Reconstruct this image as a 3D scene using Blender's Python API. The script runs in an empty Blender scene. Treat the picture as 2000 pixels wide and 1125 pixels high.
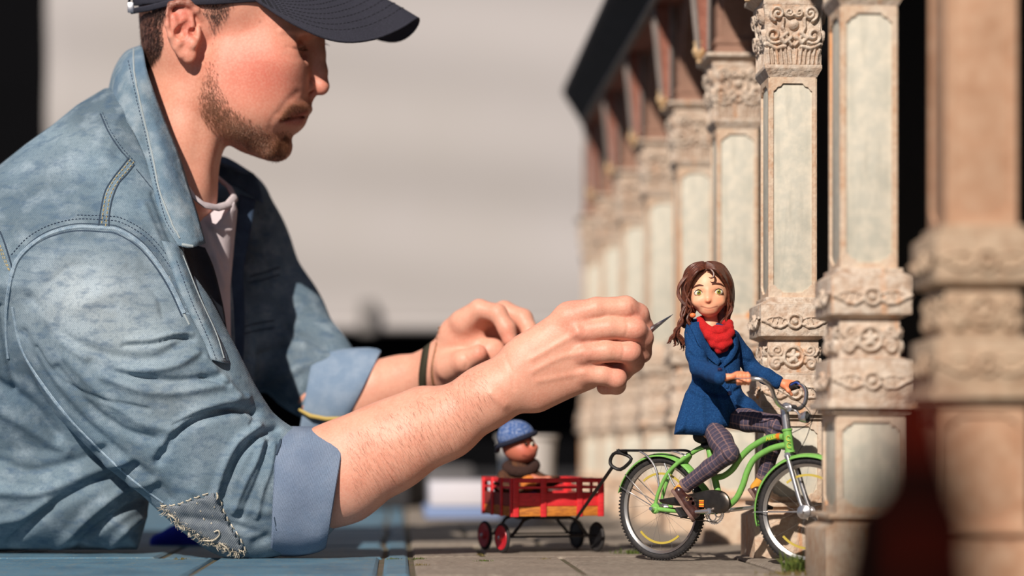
import bpy, bmesh, math, random
import numpy as np
from mathutils import Vector, Matrix, Euler
from mathutils.bvhtree import BVHTree
from mathutils.geometry import tessellate_polygon
random.seed(7); rng = np.random.default_rng(7)
F = 4000.0; HC = 0.113; HY = 877.0            # focal length in px, camera height, horizon row of the 2000 px frame
S = bpy.context.scene
# ------------------------------------------------------------------ camera, world, sun, exposure
cd = bpy.data.cameras.new('camera'); cam = bpy.data.objects.new('camera', cd)
S.collection.objects.link(cam); S.camera = cam
cam.location = (0, 0, HC); cam.rotation_euler = (math.radians(90), 0, 0)
cd.sensor_width = 36; cd.lens = 36*F/2000; cd.shift_y = (HY-562.5)/2000; cd.clip_end = 100; cd.clip_start = 0.05
cd.dof.use_dof = True; cd.dof.focus_distance = 2.06; cd.dof.aperture_fstop = 2.4
cd.dof.aperture_blades = 0
w = bpy.data.worlds.new('world'); S.world = w; w.use_nodes = True
bg = w.node_tree.nodes['Background']; bg.inputs[0].default_value = (0.62, 0.74, 1.0, 1); bg.inputs[1].default_value = 0.25
sd = bpy.data.lights.new('sun', 'SUN'); sun = bpy.data.objects.new('sun', sd); S.collection.objects.link(sun)
sun.location = (-1, -2, 3)
sd.energy = 4.9; sd.angle = math.radians(0.6); sd.color = (1.0, 0.91, 0.81)
SUNV = Vector((-0.24, -0.70, 0.50)).normalized()
sun.rotation_euler = SUNV.to_track_quat('Z', 'Y').to_euler()
S.view_settings.view_transform = 'Standard'; S.view_settings.look = 'None'
S.view_settings.exposure = 0.0; S.view_settings.gamma = 1.0; S.view_settings.use_curve_mapping = False
S.cycles.use_denoising = True
S.cycles.max_bounces = 8; S.cycles.transparent_max_bounces = 8
COL = S.collection
# ------------------------------------------------------------------ helpers
def lin(r, g=None, b=None):
    if g is None: r, g, b = r
    f = lambda c: (c/255/12.92) if c/255 <= 0.04045 else ((c/255+0.055)/1.055)**2.4
    return (f(r), f(g), f(b))
def Pt(u, v, Y):
    return Vector(((u-1000)/F*Y, Y, HC+(HY-v)/F*Y))
def pxw(A, D0):
    """array of (u, v, w) in pixel space around depth D0 -> world"""
    A = np.asarray(A, dtype=np.float64); Y = D0+A[:, 2]*D0/F
    return np.stack([(A[:, 0]-1000)/F*Y, Y, HC+(HY-A[:, 1])/F*Y], 1)
def wpt(u, v, w, D0): 
    return Vector(pxw([(u, v, w)], D0)[0])
def empty(name, loc=(0, 0, 0), rz=0, label=None, cat=None, group=None):
    o = bpy.data.objects.new(name, None); COL.objects.link(o); o.location = loc; o.rotation_euler = (0, 0, rz)
    o.empty_display_size = 0.02
    tag(o, label, cat, group); return o
def tag(o, label=None, cat=None, group=None, kind=None):
    if label: o['label'] = label
    if cat: o['category'] = cat
    if group: o['group'] = group
    if kind: o['kind'] = kind
    return o
class MB:
    """collects vertices and faces"""
    def __init__(s): s.v = []; s.f = []
    def add(s, vs, fs):
        n = len(s.v); s.v += [tuple(p) for p in vs]; s.f += [tuple(i+n for i in f) for f in fs]; return s
    def box(s, lo, hi, M=None, bev=0.0):
        (x0, y0, z0), (x1, y1, z1) = lo, hi
        if bev <= 0:
            vs = [Vector((x, y, z)) for x in (x0, x1) for y in (y0, y1) for z in (z0, z1)]
            fs = [(0, 1, 3, 2), (4, 6, 7, 5), (0, 4, 5, 1), (2, 3, 7, 6), (0, 2, 6, 4), (1, 5, 7, 3)]
        else:
            bm = bmesh.new(); bmesh.ops.create_cube(bm, size=1)
            for q in bm.verts: q.co = Vector(((x0+x1)/2+q.co.x*(x1-x0), (y0+y1)/2+q.co.y*(y1-y0), (z0+z1)/2+q.co.z*(z1-z0)))
            bmesh.ops.bevel(bm, geom=bm.edges[:], offset=bev, segments=2, affect='EDGES', profile=0.5)
            bm.verts.index_update(); vs = [q.co.copy() for q in bm.verts]; fs = [tuple(q.index for q in f.verts) for f in bm.faces]; bm.free()
        if M is not None: vs = [M @ p for p in vs]
        return s.add(vs, fs)
    def tube(s, pts, r, n=8, closed=False, caps=True, flat=None, nrm=None):
        """flat: ratio of the thickness along nrm"""
        P = [Vector(p) for p in pts]; N = len(P)
        R = [r]*N if not hasattr(r, '__len__') else list(r)
        up = None; rings = []
        for i in range(N):
            a = P[(i-1) % N] if (closed or i > 0) else P[0]; b = P[(i+1) % N] if (closed or i < N-1) else P[-1]
            t = (b-a); t = t.normalized() if t.length > 1e-12 else Vector((0, 0, 1))
            if nrm is not None: up = Vector(nrm[i])
            if up is None:
                up = Vector((0, 0, 1)) if abs(t.z) < 0.9 else Vector((1, 0, 0))
            up = (up-t*up.dot(t)); up = up.normalized() if up.length > 1e-9 else t.orthogonal().normalized()
            sd_ = t.cross(up); fl = flat or 1.0
            rings.append([P[i]+sd_*math.cos(2*math.pi*k/n)*R[i]+up*math.sin(2*math.pi*k/n)*R[i]*fl for k in range(n)])
        vs = [q for rg in rings for q in rg]; fs = []
        M_ = N if closed else N-1
        for i in range(M_):
            j = (i+1) % N
            for k in range(n):
                l = (k+1) % n; fs.append((i*n+k, i*n+l, j*n+l, j*n+k))
        if caps and not closed: fs.append(tuple(range(n-1, -1, -1))); fs.append(tuple((N-1)*n+k for k in range(n)))
        return s.add(vs, fs)
    def lathe(s, prof, M=None, n=24, cap=True):
        """prof: (radius, height) along local z"""
        vs = []; fs = []
        for (r, z) in prof:
            for k in range(n):
                a = 2*math.pi*k/n; vs.append(Vector((r*math.cos(a), r*math.sin(a), z)))
        for i in range(len(prof)-1):
            for k in range(n):
                l = (k+1) % n; fs.append((i*n+k, i*n+l, (i+1)*n+l, (i+1)*n+k))
        if cap and prof[0][0] > 1e-7: fs.append(tuple(range(n-1, -1, -1)))
        if cap and prof[-1][0] > 1e-7: fs.append(tuple((len(prof)-1)*n+k for k in range(n)))
        if M is not None: vs = [M @ p for p in vs]
        return s.add(vs, fs)
    def ball(s, c, r, n=12, sc=(1, 1, 1), M=None):
        prof = [(math.sin(math.pi*i/(n))*1.0, -math.cos(math.pi*i/n)) for i in range(n+1)]
        T = Matrix.Translation(Vector(c)) @ (M if M is not None else Matrix.Identity(4)) @ Matrix.Diagonal((r*sc[0], r*sc[1], r*sc[2], 1))
        return s.lathe([(max(a, 1e-4), b) for a, b in prof], T, n=max(8, int(n*1.5)))
    def plate(s, loops, d, fn):
        """flat plate with holes: loops of (x, y), thickness d, fn(x, y, t) -> world"""
        tri = tessellate_polygon([[Vector((p[0], p[1], 0)) for p in l] for l in loops])
        fl = [p for l in loops for p in l]; n = len(fl)
        vs = [fn(p[0], p[1], d) for p in fl]+[fn(p[0], p[1], 0) for p in fl]
        fs = [tuple(t) for t in tri]+[tuple(i+n for i in reversed(t)) for t in tri]; k = 0
        for l in loops:
            m = len(l)
            for i in range(m): fs.append((k+i, k+(i+1) % m, k+(i+1) % m+n, k+i+n))
            k += m
        return s.add(vs, fs)
    def grid(s, P, closed_u=False):
        """P: [i][j] points"""
        ni, nj = len(P), len(P[0]); fs = []
        for i in range(ni if closed_u else ni-1):
            for j in range(nj-1):
                i2 = (i+1) % ni; fs.append((i*nj+j, i2*nj+j, i2*nj+j+1, i*nj+j+1))
        return s.add([q for r_ in P for q in r_], fs)
    def mesh(s, name, mat=None, smooth=True):
        me = bpy.data.meshes.new(name); me.from_pydata([tuple(p) for p in s.v], [], s.f)
        bm = bmesh.new(); bm.from_mesh(me); bmesh.ops.recalc_face_normals(bm, faces=bm.faces[:]); bm.to_mesh(me); bm.free()
        if smooth:
            me.polygons.foreach_set('use_smooth', [True]*len(me.polygons))
            try: me.set_sharp_from_angle(angle=math.radians(38))
            except Exception: pass
        if mat: me.materials.append(mat)
        return me
    def build(s, name, mat, parent=None, smooth=True, M=None):
        return link(name, s.mesh(name, mat, smooth), parent, M)
def link(name, me, parent=None, M=None):
    o = bpy.data.objects.new(name, me); COL.objects.link(o)
    if parent is not None:
        o.parent = parent
        if M is None: o.matrix_parent_inverse = wm(parent).inverted()
    if M is not None: o.matrix_local = M
    return o
def wm(o):
    m = Matrix.LocRotScale(o.location, o.rotation_euler, o.scale)
    if o.parent is not None: m = wm(o.parent) @ o.matrix_parent_inverse @ m
    return m
def cr(pts, n=6, closed=False):
    """Catmull-Rom through the points (any dimension)"""
    P = np.array([list(p) for p in pts], float); N = len(P); out = []
    rngi = range(N) if closed else range(N-1)
    for i in rngi:
        p0 = P[(i-1) % N] if (closed or i > 0) else 2*P[0]-P[1]
        p1 = P[i]; p2 = P[(i+1) % N]; p3 = P[(i+2) % N] if (closed or i < N-2) else 2*P[-1]-P[-2]
        for k in range(n):
            t = k/n; out.append(0.5*((2*p1)+(-p0+p2)*t+(2*p0-5*p1+4*p2-p3)*t*t+(-p0+3*p1-3*p2+p3)*t**3))
    if not closed: out.append(P[-1])
    return np.array(out)
def polydist(U, V, poly):
    """distance of 2-D points to an open polyline"""
    D = np.full(U.shape, 1e9)
    for (a, b) in zip(poly[:-1], poly[1:]):
        ax, ay = a[0], a[1]; dx, dy = b[0]-ax, b[1]-ay; L = dx*dx+dy*dy+1e-9
        t = np.clip(((U-ax)*dx+(V-ay)*dy)/L, 0, 1)
        D = np.minimum(D, (U-ax-t*dx)**2+(V-ay-t*dy)**2)
    return np.sqrt(D)
def sdpoly(U, V, poly):
    D = np.full(U.shape, 1e12); inside = np.zeros(U.shape, bool); n = len(poly)
    for i in range(n):
        ax, ay = poly[i][0], poly[i][1]; bx, by = poly[(i+1) % n][0], poly[(i+1) % n][1]; dx, dy = bx-ax, by-ay
        t = np.clip(((U-ax)*dx+(V-ay)*dy)/(dx*dx+dy*dy+1e-9), 0, 1)
        D = np.minimum(D, (U-ax-t*dx)**2+(V-ay-t*dy)**2)
        if ay != by:
            c = ((ay > V) != (by > V)) & (U < dx*(V-ay)/dy+ax); inside ^= c
    D = np.sqrt(D); return np.where(inside, -D, D)
class Sculpt:
    """implicit modelling in (u, v, w) pixel space: u right, v down, w away from the lens"""
    def __init__(s): s.ops = []
    def _a(s, fn, lo, hi, op, k): s.ops.append((op, k, fn, np.array(lo, float), np.array(hi, float))); return s
    def cap(s, a, b, k=10, op='u', sw=1.0):
        a = np.array(a, float); b = np.array(b, float); m = max(a[3], b[3])
        A = a[:3]*[1, 1, 1/sw]; B = b[:3]*[1, 1, 1/sw]; d = B-A; L = d@d+1e-9
        def fn(P):
            Q = P*np.array([1, 1, 1/sw])-A; t = np.clip((Q@d)/L, 0, 1)
            return (np.sqrt(((Q-t[:, None]*d)**2).sum(1))-(a[3]+(b[3]-a[3])*t))*min(1, (1+sw)/2)
        lo = np.minimum(a[:3], b[:3])-m*np.array([1, 1, sw]); hi = np.maximum(a[:3], b[:3])+m*np.array([1, 1, sw])
        return s._a(fn, lo, hi, op, k)
    def chain(s, pts, k=10, kk=4, op='u', sw=1.0):
        for i, (a, b) in enumerate(zip(pts[:-1], pts[1:])): s.cap(a, b, k if i == 0 else kk, op, sw)
        return s
    def ell(s, c, r, k=10, op='u', rz=0):
        c = np.array(c, float); r = np.array(r, float); cs, sn = math.cos(rz), math.sin(rz)
        def fn(P):
            Q = P-c
            if rz: Q = np.stack([Q[:, 0]*cs+Q[:, 1]*sn, -Q[:, 0]*sn+Q[:, 1]*cs, Q[:, 2]], 1)
            k0 = np.sqrt(((Q/r)**2).sum(1)); k1 = np.sqrt(((Q/(r*r))**2).sum(1))+1e-9
            return k0*(k0-1)/k1
        m = max(r[0], r[1]) if rz else None
        R = np.array([m, m, r[2]]) if rz else r
        return s._a(fn, c-R, c+R, op, k)
    def infl(s, poly, wc, T, R, k=10, op='u', asym=None):
        poly = [tuple(p) for p in poly]
        def fn(P):
            d2 = sdpoly(P[:, 0], P[:, 1], poly); ww = P[:, 2]-wc
            T_ = T(P[:, 0], P[:, 1]) if callable(T) else T
            R_ = R(P[:, 0], P[:, 1]) if callable(R) else R
            qa = d2+R_; qb = np.abs(ww)-T_+R_
            return np.minimum(np.maximum(qa, qb), 0)+np.sqrt(np.maximum(qa, 0)**2+np.maximum(qb, 0)**2)-R_
        A = np.array(poly); tm = 400 if callable(T) else T
        return s._a(fn, [A[:, 0].min(), A[:, 1].min(), wc-tm], [A[:, 0].max(), A[:, 1].max(), wc+tm], op, k)
    def ev(s, P, lo=None, hi=None):
        D = np.full(len(P), 1e3)
        for (op, k, fn, a, b) in s.ops:
            if lo is not None:
                m = k*1.8+6
                if np.any(a-m > hi) or np.any(b+m < lo): continue
            d = fn(P)
            if op == 's': d = -d; h = np.maximum(k-np.abs(D-d), 0)/max(k, 1e-6); D = np.maximum(D, d)+h*h*k/4
            elif op == 'i': D = np.maximum(D, d)
            else: h = np.maximum(k-np.abs(D-d), 0)/max(k, 1e-6); D = np.minimum(D, d)-h*h*k/4
        return D
    def mesh(s, h=2.0, B=16, slack=1.35, pad=6, clip=None):
        un = [o for o in s.ops if o[0] == 'u']
        lo = np.min([o[3] for o in un], 0)-pad; hi = np.max([o[4] for o in un], 0)+pad
        if clip is not None: lo = np.maximum(lo, clip[0]); hi = np.minimum(hi, clip[1])
        nb = np.ceil((hi-lo)/(h*B)).astype(int); NG = nb*B+2
        ii = np.stack(np.meshgrid(*[np.arange(n) for n in nb], indexing='ij'), -1).reshape(-1, 3)
        cen = lo+(ii+0.5)*B*h; d = s.ev(cen); act = ii[np.abs(d) < 0.87*B*h*slack+pad]
        g = np.arange(B+1); GI = np.stack(np.meshgrid(g, g, g, indexing='ij'), -1).reshape(-1, 3)
        sx, sy = NG[1]*NG[2], NG[2]; ids = []; vts = []; quads = []
        CO = [(0, 0, 0), (1, 0, 0), (0, 1, 0), (1, 1, 0), (0, 0, 1), (1, 0, 1), (0, 1, 1), (1, 1, 1)]
        ED = [(0, 1), (2, 3), (4, 5), (6, 7), (0, 2), (1, 3), (4, 6), (5, 7), (0, 4), (1, 5), (2, 6), (3, 7)]
        for b in act:
            o = b*B; P = lo+(GI+o)*h
            V = s.ev(P, lo+o*h, lo+(o+B)*h).reshape(B+1, B+1, B+1); ng = V < 0
            c8 = [ng[a:a+B, b_:b_+B, c:c+B] for (a, b_, c) in CO]; sm = sum(x.astype(np.int8) for x in c8)
            I = np.argwhere((sm > 0) & (sm < 8))
            if len(I) == 0: continue
            vals = np.stack([V[I[:, 0]+a, I[:, 1]+b_, I[:, 2]+c] for (a, b_, c) in CO], 1)
            acc = np.zeros((len(I), 3)); cnt = np.zeros(len(I)); co = np.array(CO, float)
            for (e0, e1) in ED:
                v0, v1 = vals[:, e0], vals[:, e1]; m = (v0 < 0) != (v1 < 0); t = np.where(m, v0/(v0-v1+1e-12), 0)
                acc += np.where(m[:, None], co[e0]+t[:, None]*(co[e1]-co[e0]), 0); cnt += m
            G = I+o; ids.append(G[:, 0]*sx+G[:, 1]*sy+G[:, 2]); vts.append(lo+(G+acc/cnt[:, None])*h)
            A = ng[:B, :B, :B]
            for ax in range(3):
                sh = [0, 0, 0]; sh[ax] = 1; Bn = ng[sh[0]:sh[0]+B, sh[1]:sh[1]+B, sh[2]:sh[2]+B]
                E = np.argwhere(A != Bn)
                if len(E) == 0: continue
                fl = A[E[:, 0], E[:, 1], E[:, 2]]; E = E+o; base = E[:, 0]*sx+E[:, 1]*sy+E[:, 2]
                st = [sx, sy, 1]; p, q = st[(ax+1) % 3], st[(ax+2) % 3]
                Q = np.stack([base-p-q, base-q, base, base-p], 1); Q[~fl] = Q[~fl][:, ::-1]; quads.append(Q)
        ids = np.concatenate(ids); vts = np.concatenate(vts); Q = np.concatenate(quads)
        od = np.argsort(ids); ids = ids[od]; vts = vts[od]
        k = np.searchsorted(ids, Q); k = np.clip(k, 0, len(ids)-1); ok = (ids[k] == Q).all(1); k = k[ok]
        used = np.zeros(len(vts), bool); used[k.ravel()] = True; mp = np.cumsum(used)-1
        return vts[used], mp[k]
def vnormals(V, Q):
    a = V[Q[:, 2]]-V[Q[:, 0]]; b = V[Q[:, 3]]-V[Q[:, 1]]; n = np.cross(a, b); N = np.zeros_like(V)
    for i in range(4): np.add.at(N, Q[:, i], n)
    return N/(np.linalg.norm(N, axis=1)[:, None]+1e-12)
def relax(V, Q, it=1, lam=0.5):
    e = np.concatenate([Q[:, [0, 1]], Q[:, [1, 2]], Q[:, [2, 3]], Q[:, [3, 0]]]); e = np.concatenate([e, e[:, ::-1]])
    cnt = np.bincount(e[:, 0], minlength=len(V))[:, None]+1e-9
    for _ in range(it):
        A = np.stack([np.bincount(e[:, 0], weights=V[e[:, 1], c], minlength=len(V)) for c in range(3)], 1)
        V = V+lam*(A/cnt-V)
    return V
def npmesh(name, V, Q, mat, col=None, smooth=True):
    me = bpy.data.meshes.new(name); nv, nq = len(V), len(Q); k = Q.shape[1]
    me.vertices.add(nv); me.vertices.foreach_set('co', np.ascontiguousarray(V, dtype=np.float32).ravel())
    me.loops.add(nq*k); me.loops.foreach_set('vertex_index', np.ascontiguousarray(Q, dtype=np.int32).ravel())
    me.polygons.add(nq); me.polygons.foreach_set('loop_start', np.arange(0, nq*k, k, dtype=np.int32))
    try: me.polygons.foreach_set('loop_total', np.full(nq, k, dtype=np.int32))
    except Exception: pass
    me.update(calc_edges=True); me.validate()
    if smooth: me.polygons.foreach_set('use_smooth', np.ones(len(me.polygons), bool))
    if col is not None and len(me.vertices) == nv:
        at = me.color_attributes.new('Col', 'FLOAT_COLOR', 'POINT')
        at.data.foreach_set('color', np.concatenate([col, np.ones((nv, 1))], 1).astype(np.float32).ravel())
    if mat: me.materials.append(mat)
    return me
def outward(V, Q, s):
    """make face winding point outward (field grows outward)"""
    N = vnormals(V, Q); i = rng.integers(0, len(V), 400); a = s.ev(V[i]+N[i]*1.0); b = s.ev(V[i]-N[i]*1.0)
    return Q if (a > b).mean() > 0.5 else Q[:, ::-1]
def disp_strokes(V, Q, strokes, wlim=None, step=12):
    """strokes: (points, width px, amplitude px); pushes the lens-side surface along its normal"""
    N = vnormals(V, Q); f = np.clip(-N[:, 2]*1.6, 0, 1); D = np.zeros(len(V))
    for st in strokes:
        pts, wd, am = st[0], st[1]*(0.8 if st[1] > 6 else 1), st[2]*(1.1 if st[1] > 6 else 1); wr = st[3] if len(st) > 3 else wlim
        c = cr(pts, 5)[:, :2]; m = (V[:, 0] > c[:, 0].min()-3*wd) & (V[:, 0] < c[:, 0].max()+3*wd) & (V[:, 1] > c[:, 1].min()-3*wd) & (V[:, 1] < c[:, 1].max()+3*wd)
        if wr is not None: m &= (V[:, 2] > wr[0]) & (V[:, 2] < wr[1])
        i = np.where(m)[0]
        if len(i) == 0: continue
        d = polydist(V[i, 0], V[i, 1], c); D[i] += am*np.exp(-(d/wd)**2)*f[i]
    return V+N*D[:, None]
def paint(V, base, items):
    C = np.tile(np.array(base, float), (len(V), 1))
    for it in items:
        kind = it[0]
        if kind == 'b': _, c, r, col, a = it; q = ((V-np.array(c))/np.array(r)); m = a*np.exp(-(q**2).sum(1))
        elif kind == 's':
            _, pts, wd, col, a = it[:5]; c = cr(pts, 5)[:, :2]; m = a*np.exp(-(polydist(V[:, 0], V[:, 1], c)/wd)**2)
            if len(it) > 5: m = m*((V[:, 2] > it[5][0]) & (V[:, 2] < it[5][1]))
        elif kind == 'p':
            _, poly, soft, col, a = it[:5]; m = a*np.clip(0.5-sdpoly(V[:, 0], V[:, 1], poly)/soft, 0, 1)
            if len(it) > 5: m = m*((V[:, 2] > it[5][0]) & (V[:, 2] < it[5][1]))
        m = m[:, None]; C = C*(1-m)+np.array(col)*m
    return C
# ------------------------------------------------------------------ materials
def mat(name, base, rough=0.6, metal=0.0, noise=None, bump=None, attr=False, sss=0.0, extra=None, spec=None, coat=0):
    """noise: (scale, colour2, strength[, detail]) or a list of them; bump: (scale, strength, distance)"""
    m = bpy.data.materials.new(name); m.use_nodes = True; nt = m.node_tree; N = nt.nodes; L = nt.links
    b = N['Principled BSDF']; b.inputs['Roughness'].default_value = rough; b.inputs['Metallic'].default_value = metal
    if spec is not None: b.inputs['Specular IOR Level'].default_value = spec
    if coat: b.inputs['Coat Weight'].default_value = coat
    tc = N.new('ShaderNodeTexCoord'); co = tc.outputs['Object']
    if attr:
        a = N.new('ShaderNodeVertexColor'); a.layer_name = 'Col'; cur = a.outputs['Color']
    else:
        a = N.new('ShaderNodeRGB'); a.outputs[0].default_value = (*base, 1); cur = a.outputs[0]
    ns = [] if noise is None else (noise if isinstance(noise, list) else [noise])
    for q in ns:
        sc, c2, st = q[:3]; n = N.new('ShaderNodeTexNoise'); n.inputs['Scale'].default_value = sc; n.inputs['Detail'].default_value = 6
        if len(q) > 4 and q[4]:
            mp = N.new('ShaderNodeMapping'); mp.inputs['Scale'].default_value = q[4]; L.new(co, mp.inputs[0]); L.new(mp.outputs[0], n.inputs['Vector'])
        else: L.new(co, n.inputs['Vector'])
        r = N.new('ShaderNodeValToRGB'); lo, hi = q[3] if len(q) > 3 and q[3] else (0.4, 0.65)
        r.color_ramp.elements[0].position = lo; r.color_ramp.elements[1].position = hi
        r.color_ramp.elements[0].color = (0, 0, 0, 1); r.color_ramp.elements[1].color = (st, st, st, 1); L.new(n.outputs['Fac'], r.inputs[0])
        mx = N.new('ShaderNodeMix'); mx.data_type = 'RGBA'; L.new(r.outputs[0], mx.inputs[0]); L.new(cur, mx.inputs[6]); mx.inputs[7].default_value = (*c2, 1); cur = mx.outputs[2]
    L.new(cur, b.inputs['Base Color'])
    if sss:
        b.inputs['Subsurface Weight'].default_value = sss; b.inputs['Subsurface Radius'].default_value = (1.0, 0.35, 0.2); b.inputs['Subsurface Scale'].default_value = 0.004
    prev = None
    for q in ([] if bump is None else (bump if isinstance(bump, list) else [bump])):
        n = N.new('ShaderNodeTexNoise'); n.inputs['Scale'].default_value = q[0]; n.inputs['Detail'].default_value = 5; L.new(co, n.inputs['Vector'])
        bp = N.new('ShaderNodeBump'); bp.inputs['Strength'].default_value = q[1]; bp.inputs['Distance'].default_value = q[2]
        L.new(n.outputs['Fac'], bp.inputs['Height'])
        if prev: L.new(prev, bp.inputs['Normal'])
        prev = bp.outputs[0]
    if prev: L.new(prev, b.inputs['Normal'])
    if extra: extra(nt, b, cur, prev, co)
    return m
def twill(sc=900, amt=0.35, ang=(0, 0.9, 0)):
    """fine diagonal weave laid over the colour"""
    def f(nt, b, cur, prev, co):
        N, L = nt.nodes, nt.links
        mp = N.new('ShaderNodeMapping'); mp.inputs['Rotation'].default_value = ang; L.new(co, mp.inputs[0])
        wv = N.new('ShaderNodeTexWave'); wv.inputs['Scale'].default_value = sc/6.28; wv.inputs['Distortion'].default_value = 1.2; wv.inputs['Detail'].default_value = 2; wv.inputs['Detail Scale'].default_value = 2.0
        L.new(mp.outputs[0], wv.inputs['Vector'])
        n = N.new('ShaderNodeTexNoise'); n.inputs['Scale'].default_value = 900; n.inputs['Detail'].default_value = 2; L.new(co, n.inputs['Vector'])
        ad = N.new('ShaderNodeMath'); ad.operation = 'ADD'; L.new(wv.outputs['Fac'], ad.inputs[0]); L.new(n.outputs['Fac'], ad.inputs[1])
        mr = N.new('ShaderNodeMapRange'); mr.inputs[1].default_value = 0.4; mr.inputs[2].default_value = 1.6; mr.inputs[3].default_value = 1-amt; mr.inputs[4].default_value = 1+amt; L.new(ad.outputs[0], mr.inputs[0])
        hs = N.new('ShaderNodeVectorMath'); hs.operation = 'SCALE'; L.new(cur, hs.inputs[0]); L.new(mr.outputs[0], hs.inputs['Scale']); L.new(hs.outputs[0], b.inputs['Base Color'])
        bp = N.new('ShaderNodeBump'); bp.inputs['Strength'].default_value = 0.5; bp.inputs['Distance'].default_value = 0.0003; L.new(ad.outputs[0], bp.inputs['Height'])
        if prev: L.new(prev, bp.inputs['Normal'])
        L.new(bp.outputs[0], b.inputs['Normal'])
    return f
# ================================================================== SETTING: ground, backdrop, dark hall
UA = 1.81/F                                    # one "column pixel" in metres
ANG = math.atan2(43, 760)                      # the arcade runs away and slightly to the left
Mground = mat('grout', lin(96, 84, 70), 0.95, noise=[(30, lin(70, 75, 45), 0.6)], bump=(200, 0.6, 0.002))
Mslab = mat('paving_slab', lin(136, 123, 111), 0.85, noise=[(18, lin(112, 100, 90), 0.8), (160, lin(175, 165, 150), 0.5), (420, lin(80, 72, 66), 0.5, (0.55, 0.7))], bump=[(120, 0.5, 0.0015), (600, 0.4, 0.0006)])
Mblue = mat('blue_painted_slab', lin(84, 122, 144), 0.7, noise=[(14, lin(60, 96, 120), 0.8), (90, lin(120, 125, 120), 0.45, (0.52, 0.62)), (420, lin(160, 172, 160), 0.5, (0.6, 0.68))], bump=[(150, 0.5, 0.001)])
g = MB().box((-3, -0.5, -0.05), (3, 14, -0.003)).build('floor', Mground); tag(g, kind='structure')
def slab(x0, x1, y0, y1, m, parent, dz=0.0, seed=0):
    R = random.Random(seed); bm = MB(); j = lambda: R.uniform(-0.0012, 0.0012)
    t = 0.0+dz; c = 0.003
    top = [(x0+c+j(), y0+c+j(), t), (x1-c+j(), y0+c+j(), t), (x1-c+j(), y1-c+j(), t), (x0+c+j(), y1-c+j(), t)]
    mid = [(x0, y0, t-c*0.7), (x1, y0, t-c*0.7), (x1, y1, t-c*0.7), (x0, y1, t-c*0.7)]
    lo = [(a, b, -0.02) for a, b, _ in mid]
    bm.add(top+mid+lo, [(0, 1, 2, 3)]+[(4+i, 4+(i+1) % 4, (i+1) % 4, i) for i in range(4)]+[(8+i, 8+(i+1) % 4, 4+(i+1) % 4, 4+i) for i in range(4)])
    o = bm.build('paving_slab', m, parent, smooth=False, M=Matrix.Identity(4)); return o
pv = empty('trim_paving', (0.5*0-0.105*0, 2.152, 0), ANG); pv['kind'] = 'structure'
# local x across, local y away; a joint row lies at the edge where the shadow starts
ROWS = [-0.62, -0.31, 0.0, 0.26, 0.50, 0.82, 1.2, 1.6, 2.1, 2.7]
xoff = -0.0085
for r in range(len(ROWS)-1):
    y0, y1 = ROWS[r]+0.003, ROWS[r+1]-0.003
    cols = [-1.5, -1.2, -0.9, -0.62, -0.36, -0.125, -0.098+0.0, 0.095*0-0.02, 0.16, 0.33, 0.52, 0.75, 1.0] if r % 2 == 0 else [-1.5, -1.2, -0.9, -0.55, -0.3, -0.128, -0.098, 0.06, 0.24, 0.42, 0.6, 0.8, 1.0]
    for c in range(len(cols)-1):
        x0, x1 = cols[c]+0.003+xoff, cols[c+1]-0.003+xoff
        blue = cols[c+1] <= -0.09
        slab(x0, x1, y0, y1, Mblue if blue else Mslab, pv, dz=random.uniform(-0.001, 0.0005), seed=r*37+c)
# backdrop: a cream tarpaulin stretched over a dark opening
Mtarp = mat('cream_tarp', lin(174, 168, 166), 0.8, noise=[(1.2, lin(166, 160, 154), 0.5)])
tp = MB(); rows = []
YB = 7.0
for i in range(61):
    row = []
    for j in range(61):
        x = -2.6+4.4*i/60; z = 0.535+(3.0-0.535)*(j/60)
        y = YB+0.012*math.sin(z*9+0.5*math.sin(x*2.1))*(0.5+0.5*math.sin(x*1.3+1))+0.006*math.sin(z*17+x*1.5)
        row.append(Vector((x+1.0*0, y, z)))
    rows.append(row)
X0 = (92-1000)/F*YB
for i in range(61):
    for j in range(61): rows[i][j].x = X0+(2.6-X0)*i/60
tp.grid(rows)
to = tp.build('cream_tarpaulin', Mtarp); so = to.modifiers.new('s', 'SOLIDIFY'); so.thickness = 0.01
tag(to, 'cream tarpaulin stretched across the background above a dark gap', 'tarpaulin')
hem = MB().tube([(X0, YB, 0.535), (2.6, YB, 0.535)], 0.022, 10).build('hem', Mtarp, to)
MB().box(((720-1000)/F*YB-0.03, YB-0.09, 0.50), ((720-1000)/F*YB+0.03, YB-0.03, 0.62), bev=0.008).build('clamp', mat('grey_clamp', lin(120, 115, 112), 0.6), to)
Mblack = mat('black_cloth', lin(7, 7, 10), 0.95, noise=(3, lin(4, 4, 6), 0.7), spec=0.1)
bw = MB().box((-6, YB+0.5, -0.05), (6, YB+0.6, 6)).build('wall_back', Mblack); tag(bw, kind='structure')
Mgrd = mat('dark_asphalt', lin(48, 46, 48), 0.95, noise=(6, lin(30, 30, 33), 0.8))
yd = MB().box((-4, 4.95, -0.02), (3, YB+0.5, 0.004)).build('floor_yard', Mgrd); tag(yd, kind='structure')
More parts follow.
